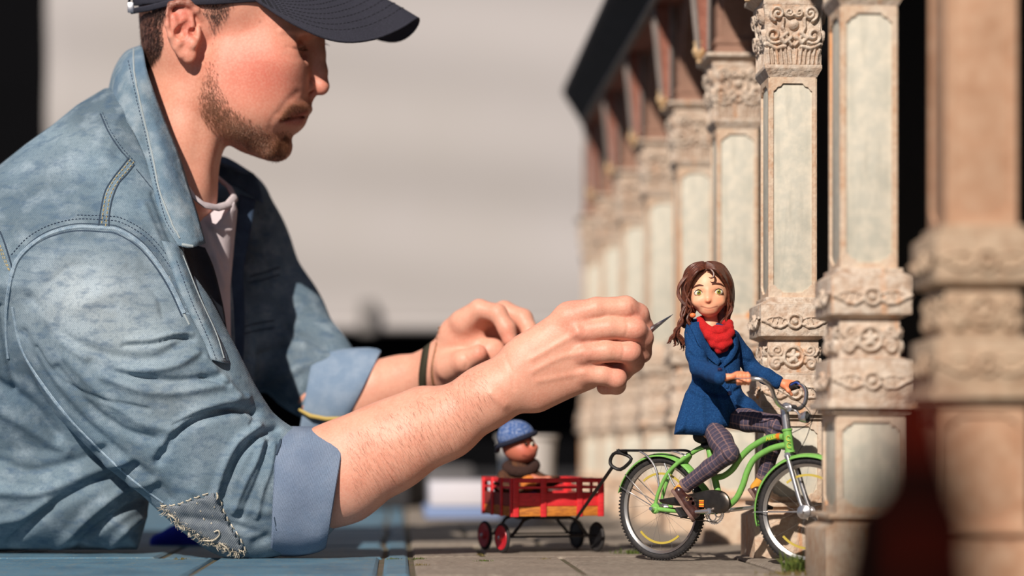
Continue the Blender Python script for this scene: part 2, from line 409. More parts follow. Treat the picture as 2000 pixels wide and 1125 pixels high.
# black box wall behind the arcade
aM = Matrix.Translation(Vector((685*UA, 1.81, 0))) @ Matrix.Rotation(ANG, 4, 'Z')
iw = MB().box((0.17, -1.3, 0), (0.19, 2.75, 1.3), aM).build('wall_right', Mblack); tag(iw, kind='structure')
Mdoor = mat('grey_door', lin(92, 94, 90), 0.7, noise=(20, lin(60, 62, 60), 0.6))
dr = MB().box((0.150, -0.62, 0.10), (0.168, -0.22, 1.0), aM, bev=0.003)
do = dr.build('door_1', Mdoor); tag(do, kind='structure')
MB().tube([aM @ Vector((0.142, -0.27, 0.05)), aM @ Vector((0.142, -0.27, 0.14))], 0.0035, 10).build('door_handle', mat('handle_metal', lin(170, 170, 165), 0.3, 1.0), do)

# ================================================================== the arcade
STONE = lin(206, 188, 160)
def stain(nt, b, cur, prev, co):
    N, L = nt.nodes, nt.links
    mp = N.new('ShaderNodeMapping'); mp.inputs['Scale'].default_value = (60, 60, 5); L.new(co, mp.inputs[0])
    oi = N.new('ShaderNodeObjectInfo'); ad = N.new('ShaderNodeVectorMath'); ad.operation = 'ADD'; L.new(mp.outputs[0], ad.inputs[0])
    cx = N.new('ShaderNodeCombineXYZ'); ml = N.new('ShaderNodeMath'); ml.operation = 'MULTIPLY'; ml.inputs[1].default_value = 37; L.new(oi.outputs['Random'], ml.inputs[0]); L.new(ml.outputs[0], cx.inputs[0]); L.new(cx.outputs[0], ad.inputs[1])
    n = N.new('ShaderNodeTexNoise'); n.inputs['Scale'].default_value = 1.0; n.inputs['Detail'].default_value = 4; L.new(ad.outputs[0], n.inputs['Vector'])
    r = N.new('ShaderNodeValToRGB'); r.color_ramp.elements[0].position = 0.60; r.color_ramp.elements[1].position = 0.74
    r.color_ramp.elements[0].color = (0, 0, 0, 1); r.color_ramp.elements[1].color = (0.75, 0.75, 0.75, 1); L.new(n.outputs['Fac'], r.inputs[0])
    mx = N.new('ShaderNodeMix'); mx.data_type = 'RGBA'; L.new(r.outputs[0], mx.inputs[0]); L.new(cur, mx.inputs[6]); mx.inputs[7].default_value = (*lin(214, 140, 72), 1)
    L.new(mx.outputs[2], b.inputs['Base Color'])
Mst = mat('weathered_stone', lin(202, 182, 163), 0.85, noise=[(35, lin(174, 144, 122), 0.8), (150, lin(226, 214, 200), 0.6), (500, lin(120, 100, 84), 0.4, (0.6, 0.7))], bump=[(260, 0.8, 0.0018), (1200, 0.6, 0.0005)], extra=stain)
Mor = mat('ochre_stone', lin(200, 172, 148), 0.85, noise=[(40, lin(186, 144, 112), 0.8), (25, lin(206, 194, 180), 0.8), (200, lin(220, 200, 176), 0.6)], bump=[(300, 0.6, 0.0012)], extra=stain)
Mpan = mat('pale_green_panel', lin(200, 196, 183), 0.8, noise=[(20, lin(184, 183, 170), 0.7), (90, lin(224, 214, 196), 0.6), (30, lin(170, 168, 156), 0.6, (0.5, 0.7), (3, 3, 0.4))], bump=[(250, 0.4, 0.0006)])
Mbrk = mat('brick_red', lin(150, 92, 76), 0.85, noise=[(60, lin(116, 66, 52), 0.7), (300, lin(176, 124, 104), 0.5)], bump=(200, 0.5, 0.001))
Mbrn = mat('brown_stone', lin(158, 122, 104), 0.85, noise=[(30, lin(124, 92, 76), 0.7)], bump=(200, 0.5, 0.001))
Mroof = mat('dark_slate', lin(44, 44, 48), 0.9, noise=(30, lin(30, 30, 32), 0.7))
Mgry = mat('grey_trim', lin(140, 130, 124), 0.8, noise=(40, lin(110, 100, 96), 0.6))
Mgold = mat('gilded_finial', lin(206, 160, 104), 0.6, noise=(120, lin(220, 200, 170), 0.6))
a_ = UA
def cbox(w_, z0, z1, mb=None, bev=1.2):
    mb = mb or MB(); h = w_*a_/2; return mb.box((-h, -h, z0*a_), (h, h, z1*a_), bev=bev*a_)
def frustum(mb, w0, w1, z0, z1):
    a, b = w0*a_/2, w1*a_/2
    vs = [(-a, -a, z0*a_), (a, -a, z0*a_), (a, a, z0*a_), (-a, a, z0*a_), (-b, -b, z1*a_), (b, -b, z1*a_), (b, b, z1*a_), (-b, b, z1*a_)]
    return mb.add(vs, [(0, 3, 2, 1), (4, 5, 6, 7), (0, 1, 5, 4), (1, 2, 6, 5), (2, 3, 7, 6), (3, 0, 4, 7)])
def faces(mb, half, fn):
    """call fn(place) for the four sides; place(x, z, t): x across, z up, t outward"""
    for k in range(4):
        R = Matrix.Rotation(k*math.pi/2, 3, 'Z')
        fn(mb, lambda x, z, t, R=R: R @ Vector((x*a_, -(half+t)*a_, z*a_)))
def frame_on(mb, half, z0, z1, hw, border, notch):
    out = [(-hw, z0), (hw, z0), (hw, z1), (-hw, z1)]; a, b, n = hw-border, border, notch
    def ii(zz0, zz1):
        return [(-a+n*1.6, zz0), (a-n*1.6, zz0), (a-n*1.2, zz0+n*0.5), (a-n*0.7, zz0+n*0.6), (a-n*0.35, zz0+n*1.1), (a, zz0+n*1.3),
                (a, zz1-n*1.3), (a-n*0.35, zz1-n*1.1), (a-n*0.7, zz1-n*0.6), (a-n*1.2, zz1-n*0.5), (a-n*1.6, zz1), (-a+n*1.6, zz1), (-a+n*1.2, zz1-n*0.5), (-a+n*0.7, zz1-n*0.6),
                (-a+n*0.35, zz1-n*1.1), (-a, zz1-n*1.3), (-a, zz0+n*1.3), (-a+n*0.35, zz0+n*1.1), (-a+n*0.7, zz0+n*0.6), (-a+n*1.2, zz0+n*0.5)]
    faces(mb, half, lambda m, pl: m.plate([out, ii(z0+border*1.5, z1-border*2)], 5, lambda x, y, t: pl(x, y, t)))
def spiral(cx, cz, r0, r1, a0, turns, n=26):
    return [(cx+(r0+(r1-r0)*i/n)*math.cos(a0+turns*2*math.pi*i/n), cz+(r0+(r1-r0)*i/n)*math.sin(a0+turns*2*math.pi*i/n)) for i in range(n+1)]
def relief(half, hw, z0, z1, fn, nx=70, nz=60, base=-3, flare=None):
    X, Z = np.meshgrid(np.linspace(-hw, hw, nx), np.linspace(z0, z1, nz), indexing='ij'); Hh = fn(X, Z)*1.4
    mb = MB()
    def one(m, pl):
        P = [[pl(X[i, j], Z[i, j], base+Hh[i, j]+(flare((Z[i, j]-z0)/(z1-z0)) if flare else 0)) for j in range(nz)] for i in range(nx)]
        m.grid(P)
    faces(mb, half, one); return mb
def strokes_h(X, Z, items):
    Hh = np.zeros_like(X)
    for pts, r, h in items:
        d = polydist(X, Z, pts); Hh = np.maximum(Hh, h*np.sqrt(np.clip(1-(d/r)**2, 0, 1)))
    return Hh
def dot(X, Z, cx, cz, r, h): return h*np.sqrt(np.clip(1-((X-cx)**2+(Z-cz)**2)/r**2, 0, 1))
def both(p): return [p, [(-x, z) for x, z in p]]
def ring(cx, cz, r): return [(cx+r*math.cos(t*math.pi/12), cz+r*math.sin(t*math.pi/12)) for t in range(25)]
def f_band(z0, z1):
    c = (z0+z1)/2-2
    def f(X, Z):
        it = [(ring(0, c, 15), 4.5, 7)]
        for p in both([(17, c-6), (32, c-14), (48, c-12), (62, c-4), (76, c+2)]): it.append((p, 4.5, 6))
        for p in both([(18, c+4), (34, c+10), (52, c+9), (66, c+4), (76, c+3)]): it.append((p, 3, 4))
        for k in range(4):
            for p in both([(26+k*12, c+6), (30+k*12, c-6)]): it.append((p, 2.2, 4))
        return np.maximum(strokes_h(X, Z, it), dot(X, Z, 0, c, 9, 8))+0.8*np.sin(X*.3)*np.sin(Z*.4)
    return f
def f_neck(z0, z1):
    c = (z0+z1)/2
    def f(X, Z):
        it = [(ring(0, c, 22), 5, 8)]
        for k in range(5):
            a = k*2*math.pi/5+.3; it.append(([(0, c), (12*math.cos(a), c+12*math.sin(a))], 6, 7))
        for p in both(spiral(38, c+14, 14, 2, math.pi, 1.4)): it.append((p, 4.5, 7))
        for p in both(spiral(40, c-16, 13, 2, math.pi*.9, -1.3)): it.append((p, 6, 8))
        for p in both([(24, c-4), (38, c), (52, c+4), (58, c+16)]): it.append((p, 4, 6))
        return np.maximum(strokes_h(X, Z, it), dot(X, Z, 0, c-6, 7, 9))
    return f
def f_cap(z0, z1):
    H_ = z1-z0
    def f(X, Z):
        t = (Z-z0)/H_; it = []
        for p in both(spiral(38, z0+H_*.84, 17, 3, -1.2, 1.5)): it.append((p, 5, 9))
        for p in both(spiral(46, z0+H_*.48, 19, 3, -2.2, 1.4)): it.append((p, 5.5, 10))
        for p in both(spiral(11, z0+H_*.86, 10, 2, 3.6, 1.3)): it.append((p, 4, 8))
        for p in both([(4, z0+H_*.32), (14, z0+H_*.42), (26, z0+H_*.62), (24, z0+H_*.76)]): it.append((p, 4.5, 8))
        for p in both([(6, z0+H_*.45), (20, z0+H_*.36), (30, z0+H_*.44), (16, z0+H_*.52)]): it.append((p, 6.5, 9))
        for p in both([(20, z0+H_*.3), (40, z0+H_*.27), (60, z0+H_*.34)]): it.append((p, 6, 8))
        for k in range(6):
            for p in both([(5+k*10, z0+2), (5+k*10+2, z0+H_*.16), (8+k*10.5, z0+H_*.25)]): it.append((p, 3.8, 6))
        h = strokes_h(X, Z, it); h = np.maximum(h, dot(X, Z, 0, z0+H_*.66, 13, 9)); return h
    return f
Cparts = []
def cpart(name, mb, m): Cparts.append((name, mb.mesh(name, m)))
m_ = cbox(190, -10, 96); frustum(m_, 190, 150, 96, 108); cbox(150, 108, 118, m_); cbox(172, 118, 127, m_); cpart('plinth', m_, Mor)
m_ = cbox(124, 127, 320); cpart('lower_shaft', m_, Mpan)
m_ = MB(); frame_on(m_, 62, 127, 320, 64, 9, 13); cpart('lower_panel_frame', m_, Mor)
m_ = cbox(150, 318, 328); cbox(174, 328, 340, m_); cbox(162, 340, 346, m_); cpart('ledge', m_, Mst)
m_ = cbox(156, 346, 420); frustum(m_, 156, 122, 420, 426); cpart('lower_band', m_, Mst)
cpart('lower_band_relief', relief(79, 77, 348, 418, f_band(348, 418)), Mst)
m_ = cbox(118, 420, 508); frustum(m_, 118, 150, 500, 508); cpart('neck_block', m_, Mst)
cpart('neck_relief', relief(61, 59, 424, 500, f_neck(424, 500)), Mst)
m_ = cbox(156, 508, 580); frustum(m_, 156, 128, 580, 590); cbox(128, 588, 598, m_); cpart('upper_band', m_, Mst)
cpart('upper_band_relief', relief(79, 77, 510, 578, f_band(510, 578)), Mst)
m_ = cbox(102, 596, 1108); cpart('shaft', m_, Mpan)
m_ = MB(); frame_on(m_, 51, 597, 1106, 53, 8, 14); cpart('shaft_panel_frame', m_, Mor)
m_ = MB(); frustum(m_, 112, 132, 1104, 1122); cbox(132, 1122, 1131, m_); cpart('capital_ledge', m_, Mst)
fl = lambda t: 14*t**1.5
m_ = MB(); frustum(m_, 110, 138, 1131, 1270); cpart('capital_bell', m_, Mst)
cpart('capital_relief', relief(58, 66, 1132, 1268, f_cap(1132, 1268), 90, 90, flare=fl), Mst)
m_ = cbox(140, 1268, 1280); frustum(m_, 140, 172, 1280, 1292); cbox(176, 1292, 1302, m_); cpart('abacus', m_, Mst)
names = ['out of focus beige stone column nearest the lens, right of the dark figure', 'tall ornate stone column that hides the front wheel of the green bicycle',
         'sharp ornate stone column standing right behind the bicycle handlebar', 'softly blurred column directly left of the sharp column behind the handlebar',
         'blurred column third in line behind the one at the handlebar', 'blurred column behind the puppet hair, fourth from the handlebar going away',
         'very blurred pale column fifth from the handlebar going away', 'very blurred column next to last at the far end of the arcade', 'last blurred column at the far left end of the arcade under the eave']
COLP = []
Mbrn_dark = mat('dark_brown_stone', lin(184, 144, 116), .85, noise=[(30, lin(160, 120, 92), .7), (80, lin(196, 164, 138), .5)], bump=(300, .5, .001)); Mst2 = mat('brown_weathered_stone', lin(182, 156, 132), .85, noise=[(35, lin(150, 122, 98), .7), (120, lin(200, 180, 156), .5)], bump=(300, .5, .001))  # darker, browner copies of the stone for the nearest column
for i, n in enumerate(range(-1, 8)):
    p = aM @ Vector((0, n*math.hypot(43, 760)*UA, 0)); COLP.append(p)
    c = empty('stone_column', p, ANG, names[i], 'column', 'ornate columns of the miniature arcade'); c['kind'] = 'thing'
    for nm, me in Cparts:
        q = link(nm, me, c, Matrix.Identity(4))
        if n == -1: q.material_slots[0].link = 'OBJECT'; q.material_slots[0].material = Mbrn_dark if nm in ('shaft', 'lower_shaft', 'shaft_panel_frame', 'lower_panel_frame', 'plinth') else Mst2
# upper works: piers, arches, brackets, cornice, roof
ST = math.hypot(43, 760)*UA
ar = empty('arcade_upper_works', aM.translation, ANG, 'brick arches, brackets and dark eave carried by the row of columns', 'arcade')
aI = aM
def lp(x, y, z): return Vector((x, y, z))
def arch_panel(y0):
    # pointed spandrel between two piers, seen from the open side; plate in the (y, z) plane
    zt = 1640*a_; zb = 1306*a_; L_ = ST; e = 52*a_
    inner = [(e, zb)]
    for k in range(0, 15):
        t = k/14; inner.append((L_/2-(L_/2-e)*math.cos(t*math.pi/2), zb+(330*a_)*math.sin(t*math.pi/2)))
    for k in range(13, -1, -1):
        t = k/14; inner.append((L_/2+(L_/2-e)*math.cos(t*math.pi/2), zb+(330*a_)*math.sin(t*math.pi/2)))
    poly = [(0, zb)]+inner+[(L_-e, zb), (L_, zb), (L_, zt), (0, zt)]
    poly = [p for i, p in enumerate(poly) if i == 0 or (abs(p[0]-poly[i-1][0])+abs(p[1]-poly[i-1][1])) > 1e-6]
    mb = MB(); mb.plate([poly], 84*a_, lambda y, z, t: Vector((-42*a_+t, y0+y, z))); return mb
arch_me = arch_panel(0).mesh('arch_wall', Mbrn)
mb = MB(); h = 60*a_
mb.box((-h, -h, 1304*a_), (h, h, 1318*a_), bev=.0006); mb.box((-h*.94, -h*.94, 1318*a_), (h*.94, h*.94, 1330*a_), bev=.0006); mb.box((-h, -h, 1330*a_), (h, h, 1346*a_), bev=.0006)
mb.box((-h*.9, -h*.9, 1346*a_), (h*.9, h*.9, 1640*a_), bev=.0006); pier_me = mb.mesh('pier', Mbrn)
# bracket: brick wedge with grey edge trims, gilded foot
def wedge(x0, x1, yh, z0, z1, xt): 
    m = MB(); vs = []
    for y in (-yh*.45, yh*.45): vs.append(Vector((x0, y, z0)))
    for y in (-yh*.45, yh*.45): vs.append(Vector((x1, y, z0)))
    for y in (-yh, yh): vs.append(Vector((xt, y, z1)))
    for y in (-yh, yh): vs.append(Vector((x1, y, z1)))
    m.add(vs, [(0, 1, 3, 2), (4, 6, 7, 5), (0, 4, 5, 1), (2, 3, 7, 6), (0, 2, 6, 4), (1, 5, 7, 3)]); return m
br_me = wedge(-96*a_, -70*a_, 30*a_, 1320*a_, 1606*a_, -122*a_).mesh('bracket', Mbrk)
tm = MB()
for sg in (-1, 1):
    tm.tube([(-98*a_, sg*14*a_, 1320*a_), (-124*a_, sg*30*a_, 1606*a_)], 5.5*a_, 6)
    tm.tube([(-72*a_, sg*14*a_, 1320*a_), (-72*a_, sg*30*a_, 1606*a_)], 5.5*a_, 6)
tr_me = tm.mesh('bracket_trim', Mgry)
fm = MB(); fm.lathe([(1e-4, 1286*a_), (7*a_, 1290*a_), (5*a_, 1296*a_), (14*a_, 1306*a_), (19*a_, 1318*a_), (13*a_, 1334*a_), (17*a_, 1345*a_), (1e-4, 1352*a_)], Matrix.Translation((-96*a_, 0, 0)), 14)
fn_me = fm.mesh('finial', Mgold)
for n in range(-1, 8):
    T = Matrix.Translation((0, n*ST, 0))
    link('pier', pier_me, ar, T)
    if n > 6: continue
    b_ = link('bracket', br_me, ar, T); link('bracket_trim', tr_me, b_, Matrix.Identity(4)); link('finial', fn_me, b_, Matrix.Identity(4))
    if n < 7: link('arch_wall', arch_me, ar, T)
y0, y1 = -1.5*ST, 6.0*ST
MB().box((-140*a_, y0, 1600*a_), (-118*a_, y1, 1624*a_), bev=.001).build('fascia_trim', Mgry, ar, M=Matrix.Identity(4))
MB().box((-118*a_, y0, 1606*a_), (60*a_, y1, 1650*a_), bev=.001).build('cornice', Mbrk, ar, M=Matrix.Identity(4))
ea = MB(); sec = [(-140, 1612), (-216, 1731), (-216, 1752), (60, 1990), (60, 1650), (-118, 1640)]
ea.add([(x*a_, y, z*a_) for y in (y0, y1) for x, z in sec], [tuple(range(6)), tuple(range(11, 5, -1))]+[(k, 6+k, 6+(k+1) % 6, (k+1) % 6) for k in range(6)])
ea.build('eave', Mroof, ar, smooth=False, M=Matrix.Identity(4))
raf = MB(); raf.add([(x*a_, y*a_, z*a_) for y in (-5, 5) for x, z in ((-142, 1612), (-214, 1725), (-206, 1735), (-136, 1624))], [(0, 1, 2, 3), (7, 6, 5, 4)]+[(k, 4+k, 4+(k+1) % 4, (k+1) % 4) for k in range(4)])
rme = raf.mesh('rafter', mat('dark_rafter', lin(58, 50, 48), .9))
for k in range(int((y1-y0)/(70*a_))): link('rafter', rme, ar, Matrix.Translation((0, y0+(k+.5)*70*a_, 0)))
# ================================================================== THE MAN
DM = 2.10
man = empty('person', (-0.42, 2.30, 0), 0, 'person in faded denim jacket and dark cap leaning on an elbow, reaching with small scissors', 'person')
HWc = 215                                      # middle plane of the head
LW = lin(150, 100, 84)
b = Sculpt()
# cranium, face mass
b.ell((432, -20, HWc), (160, 150, 126), 10)
b.ell((352, 60, HWc), (78, 110, 108), 30)
prof = [(600, -60), (606, 0), (609, 40), (604, 72), (606, 110), (604, 150), (601, 178), (599, 193), (602, 203), (605, 211), (600, 218), (594, 224), (590, 227), (589, 232), (590, 240), (587, 248), (580, 257),
        (572, 265), (568, 276), (568, 287), (564, 300), (556, 309), (543, 315), (522, 316), (500, 309), (470, 296), (440, 279), (405, 240), (385, 190), (380, 120), (385, 40), (430, -60)]
def headT(u, v):
    t = 108-0.0016*np.maximum(v-70, 0)**2*0.55
    jaw = np.clip((v-120)/190, 0, 1); front = np.clip((u-430)/170, 0, 1)
    return np.clip(t-34*jaw*front-10*front, 40, 110)
b.infl(prof, HWc, headT, lambda u, v: np.clip(58-0.10*np.abs(u-520)-0.0*v, 30, 60)+np.clip((170-v)/100, 0, 1)*26, 8)
b.ell((566, 214, HWc), (38, 44, 42), 16)                                   # muzzle
for s in (-1, 1):
    b.ell((515, 122, HWc+s*66), (56, 46, 36), 40)                          # cheek bones
    b.ell((450, 180, HWc+s*70), (56, 84, 34), 44)                          # masseter
    b.ell((500, 205, HWc+s*56), (54, 56, 34), 44)
    b.cap((412, 200, HWc+s*74, 24), (520, 285, HWc+s*34, 26), 24)          # jaw line
    b.ell((592, 94, HWc+s*50), (22, 22, 22), 22, 's')                       # socket
    b.ell((576, 92, HWc+s*40), (18, 15, 18), 8)                             # lid over the eyeball
    b.cap((610, 60, HWc+s*10, 13), (590, 52, HWc+s*62, 13), 16)            # brow ridge
    b.ell((597, 167, HWc+s*19), (18, 14, 12), 5)                            # nostril wing
    b.ell((614, 184, HWc+s*9), (10, 5, 5), 3, 's')
b.cap((611, 72, HWc, 15), (618, 140, HWc, 17), 16)
b.chain([(626, 80, HWc, 9), (624, 104, HWc, 10), (626, 138, HWc, 12), (626, 166, HWc, 16)], 12, 10)
b.ell((627, 170, HWc), (15, 16, 15), 8)
b.cap((610, 186, HWc, 7), (602, 198, HWc, 8), 8)
# lips
b.chain([(602, 214, HWc, 7), (593, 219, HWc-26, 6), (560, 231, HWc-56, 4)], 5, 4)
b.chain([(602, 214, HWc, 7), (593, 219, HWc+26, 6), (560, 231, HWc+56, 4)], 5, 4)
b.chain([(586, 238, HWc, 8), (578, 240, HWc-26, 8), (560, 238, HWc-52, 5)], 5, 4)
b.chain([(586, 238, HWc, 8), (578, 240, HWc+26, 8), (560, 238, HWc+52, 5)], 5, 4)
b.chain([(600, 227, HWc-4, 2.6), (584, 229, HWc-38, 3.4), (560, 232, HWc-62, 4), (548, 235, HWc-70, 4)], 3, 2, 's')
b.ell((545, 288, HWc), (24, 24, 34), 16)                                    # chin
# neck
b.chain([(372, 120, HWc, 88), (352, 260, HWc, 84), (328, 380, HWc+5, 92), (250, 520, HWc+20, 120)], 22, 20)
b.cap((430, 190, HWc-70, 12), (384, 360, HWc-40, 14), 26)                   # sterno muscle
b.ell((404, 330, HWc), (14, 22, 20), 18)
# ear (near side and far side)
for s in (-1, 1):
    e = HWc+s*112
    b.ell((366, 66, HWc+s*98), (20, 40, 14), 12)
    b.ell((353, 54, e+s*9), (28, 52, 8), 8)
    b.ell((368, 105, e+s*5), (16, 19, 9), 8)
    b.cap((338, 34, e+s*15, 8), (350, 84, e+s*13, 8), 6)
    b.ell((376, 85, e+s*10), (11, 12, 9), 6)
    b.chain([(394, 36, e-s*2, 6), (383, 19, e+s*8, 7), (369, 7, e+s*14, 7), (350, 4, e+s*18, 6.5), (334, 9, e+s*20, 6.5), (327, 28, e+s*21, 6), (327, 48, e+s*20, 6), (334, 70, e+s*17, 6), (344, 92, e+s*12, 6), (354, 108, e+s*7, 7)], 4, 5)
    b.cap((353, 64, e+s*20, 13), (367, 47, e+s*20, 10), 3, 's')
    b.cap((358, 17, e+s*22, 6), (370, 36, e+s*18, 6), 3, 's')
    b.cap((333, 20, e+s*26, 4), (336, 60, e+s*26, 4), 3, 's')
    b.ell((376, 62, e+s*12), (9, 8, 9), 3, 's')
    b.ell((387, 66, e+s*4), (6.5, 17, 9), 4)
# hidden trunk joining the arms
b.chain([(250, 520, HWc+20, 120), (150, 760, 250, 80), (80, 930, 260, 50)], 30, 30)
b.chain([(250, 500, 230, 90), (210, 600, 30, 95), (360, 830, 20, 80), (500, 975, 55, 72), (590, 962, 55, 70)], 30, 16)
b.chain([(280, 500, 240, 90), (430, 520, 540, 46), (560, 690, 540, 44), (640, 785, 465, 50)], 30, 16)
# near fore-arm
b.chain([(590, 962, 55, 86), (665, 930, 48, 90), (760, 880, 34, 78), (868, 828, 14, 66), (950, 775, -6, 58), (1000, 748, -14, 55)], 20, 22, sw=0.86)
b.cap((640, 880, 30, 50), (820, 800, 30, 44), 30, sw=0.9)
# near hand : back of the hand towards the lens
def hand_near(b):
    b.chain([(985, 752, -14, 50), (1040, 722, -20, 58)], 20, 20, sw=0.6)
    b.cap((1030, 700, -24, 46), (1120, 632, -26, 40), 26, sw=0.66)
    b.cap((1030, 730, -22, 46), (1132, 664, -28, 36), 22, sw=0.66)
    b.cap((1040, 755, -14, 44), (1138, 702, -20, 36), 22, sw=0.66)
    b.cap((1050, 760, -4, 40), (1146, 730, -6, 32), 22, sw=0.8)
    b.cap((1090, 690, 26, 40), (1196, 706, 46, 22), 20)
    b.chain([(1112, 620, -28, 30), (1165, 603, -36, 22), (1222, 601, -30, 22.5), (1246, 614, -10, 21), (1258, 640, 8, 18), (1252, 662, 22, 15)], 14, 7)
    b.chain([(1130, 648, -34, 27), (1190, 640, -42, 21.5), (1240, 643, -36, 22.5), (1256, 660, -12, 20), (1254, 690, 10, 18), (1236, 704, 26, 15)], 6, 6)
    b.chain([(1136, 690, -32, 27), (1185, 686, -38, 21), (1230, 688, -30, 22), (1238, 706, -6, 20), (1216, 728, 16, 17), (1196, 730, 30, 14)], 6, 6)
    b.chain([(1140, 728, -20, 26), (1176, 732, -24, 20), (1204, 740, -18, 20), (1204, 752, 0, 18), (1180, 756, 18, 15)], 6, 6)
    # creases between the fingers
    b.chain([(1150, 622, -60, 3), (1200, 619, -64, 4), (1244, 622, -54, 4)], 5, 2, 's')
    b.chain([(1152, 666, -62, 3), (1200, 664, -66, 4), (1240, 668, -54, 4)], 5, 2, 's')
    b.chain([(1152, 710, -52, 3), (1190, 711, -58, 5), (1226, 716, -44, 6)], 5, 2, 's')
    # thumb on the far side
    b.chain([(1060, 690, 10, 34), (1130, 668, 46, 27), (1190, 650, 58, 23), (1240, 642, 46, 19), (1262, 640, 36, 15)], 14, 10)
hand_near(b)
# far fore-arm, far hand (palm side towards the lens)
b.chain([(640, 788, 452, 54), (704, 770, 440, 66), (780, 748, 415, 50), (850, 720, 380, 40), (872, 706, 362, 42)], 20, 18, sw=0.8)
b.chain([(868, 706, 362, 40), (905, 660, 336, 40)], 16, 16, sw=0.62)
b.cap((880, 720, 356, 34), (960, 690, 318, 30), 20, sw=0.7)
b.cap((890, 650, 340, 30), (935, 615, 322, 24), 18, sw=0.8)
b.chain([(878, 716, 330, 30), (905, 706, 296, 22), (934, 691, 282, 18.5)], 14, 8)
b.chain([(905, 630, 318, 26), (936, 604, 300, 19), (972, 612, 284, 18), (990, 642, 274, 17), (996, 664, 270, 15)], 14, 7)
b.chain([(930, 628, 346, 24), (985, 606, 338, 18), (1022, 622, 322, 18), (1036, 648, 308, 16), (1032, 672, 300, 14)], 10, 7)
b.chain([(935, 650, 366, 24), (990, 626, 368, 17), (1030, 640, 356, 17), (1044, 670, 340, 15)], 10, 7)
b.chain([(930, 680, 372, 24), (980, 664, 384, 16), (1012, 680, 376, 15), (1016, 700, 362, 13)], 10, 7)
V, Q = b.mesh(h=2.8, slack=1.25); Q = outward(V, Q, b); V = relax(V, Q, 1, 0.4)
wr = (-80, 0)
V = disp_strokes(V, Q, [
    ([(538, 224), (530, 238), (528, 250)], 6, -1.0), ([(580, 182), (560, 200), (546, 220)], 9, -1.3),
    ([(558, 108), (575, 114), (590, 112)], 6, -0.7), ([(560, 91), (580, 95), (596, 92)], 2.5, -1.4),
    ([(550, 60), (575, 62), (600, 66)], 6, 2.0),
    ([(1222, 622), (1226, 640), (1222, 655)], 2.5, -1.2, (-90, 0)), ([(1236, 600), (1240, 612)], 3, -1.2, (-90, 0)),
    ([(1215, 668), (1218, 684), (1215, 700)], 2.5, -1.0, (-90, 0)), ([(1040, 700), (1090, 672), (1130, 650)], 6, 2.0, (-90, 10)),
    ([(1040, 726), (1090, 700), (1132, 690)], 6, 1.8, (-90, 10)), ([(1050, 745), (1100, 735), (1140, 728)], 6, 1.4, (-90, 10)),
    ([(1126, 640), (1136, 656)], 12, 3, (-90, 10)), ([(1140, 684), (1146, 690)], 12, 2.5, (-90, 10)),
    ([(985, 690), (1000, 730), (1004, 760)], 4, -1.2, (-90, 10)), ([(960, 770), (985, 790)], 12, 3.0, (-90, 10)),
    ([(905, 690), (912, 706), (910, 718)], 3, -1.5, (240, 330))])
SK = lin(226, 164, 140); RED = lin(214, 116, 96); PAL = lin(236, 190, 166)
col = paint(V, SK, [
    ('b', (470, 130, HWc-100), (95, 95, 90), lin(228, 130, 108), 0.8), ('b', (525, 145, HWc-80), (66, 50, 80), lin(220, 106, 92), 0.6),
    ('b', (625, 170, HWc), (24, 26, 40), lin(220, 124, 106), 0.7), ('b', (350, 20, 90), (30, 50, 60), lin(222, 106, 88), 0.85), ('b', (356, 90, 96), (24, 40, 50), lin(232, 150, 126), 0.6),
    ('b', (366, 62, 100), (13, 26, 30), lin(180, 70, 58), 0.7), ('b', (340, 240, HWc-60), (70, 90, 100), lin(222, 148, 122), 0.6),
    ('s', [(600, 219), (580, 226), (556, 234)], 6, lin(170, 78, 72), 0.9, (60, 300)), ('s', [(588, 238), (574, 240), (560, 238)], 6, lin(196, 100, 92), 0.85, (60, 300)),
    ('s', [(602, 228), (582, 229), (554, 233)], 2.2, lin(96, 44, 40), 0.8, (60, 300)),
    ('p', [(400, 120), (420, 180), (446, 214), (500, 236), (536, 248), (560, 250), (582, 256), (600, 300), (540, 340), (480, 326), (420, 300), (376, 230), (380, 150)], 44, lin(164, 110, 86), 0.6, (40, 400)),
    ('s', [(552, 226), (566, 210), (588, 204), (604, 204)], 9, lin(182, 116, 82), 0.7, (60, 300)),
    ('s', [(574, 93), (584, 96), (596, 92)], 3, lin(70, 36, 30), 0.8, (60, 300)),
    ('p', [(390, -60), (470, -60), (452, 20), (424, 50), (400, 20)], 20, lin(150, 106, 86), 0.5, (60, 400)),
    ('p', [(262, -60), (380, -60), (392, 10), (330, 20), (312, 60), (314, 100), (298, 130), (278, 150), (262, 100)], 14, lin(70, 46, 38), 0.85, (60, 400)),
    ('b', (1240, 610, -20), (22, 20, 40), lin(226, 132, 118), 0.6), ('b', (1250, 650, -30), (20, 20, 40), lin(230, 140, 124), 0.6), ('b', (1228, 690, -30), (22, 20, 40), lin(230, 140, 124), 0.55),
    ('b', (1200, 740, -20), (20, 20, 30), lin(232, 146, 128), 0.55), ('b', (1135, 650, -60), (26, 22, 50), lin(230, 138, 120), 0.45), ('b', (1144, 690, -50), (22, 20, 40), lin(230, 138, 120), 0.4), ('b', (1120, 600, -40), (24, 18, 50), lin(228, 140, 122), 0.4),
    ('b', (720, 900, -40), (80, 60, 80), lin(228, 150, 124), 0.5), ('b', (940, 691, 270), (20, 18, 30), lin(222, 120, 98), 0.6), ('b', (990, 660, 262), (18, 24, 30), lin(226, 126, 104), 0.6),
    ('b', (380, 22, 120), (2.5, 3, 30), lin(120, 60, 50), 0.0), ('b', (508, 43, HWc-80), (2.5, 2.5, 60), lin(150, 70, 50), 0.8)])
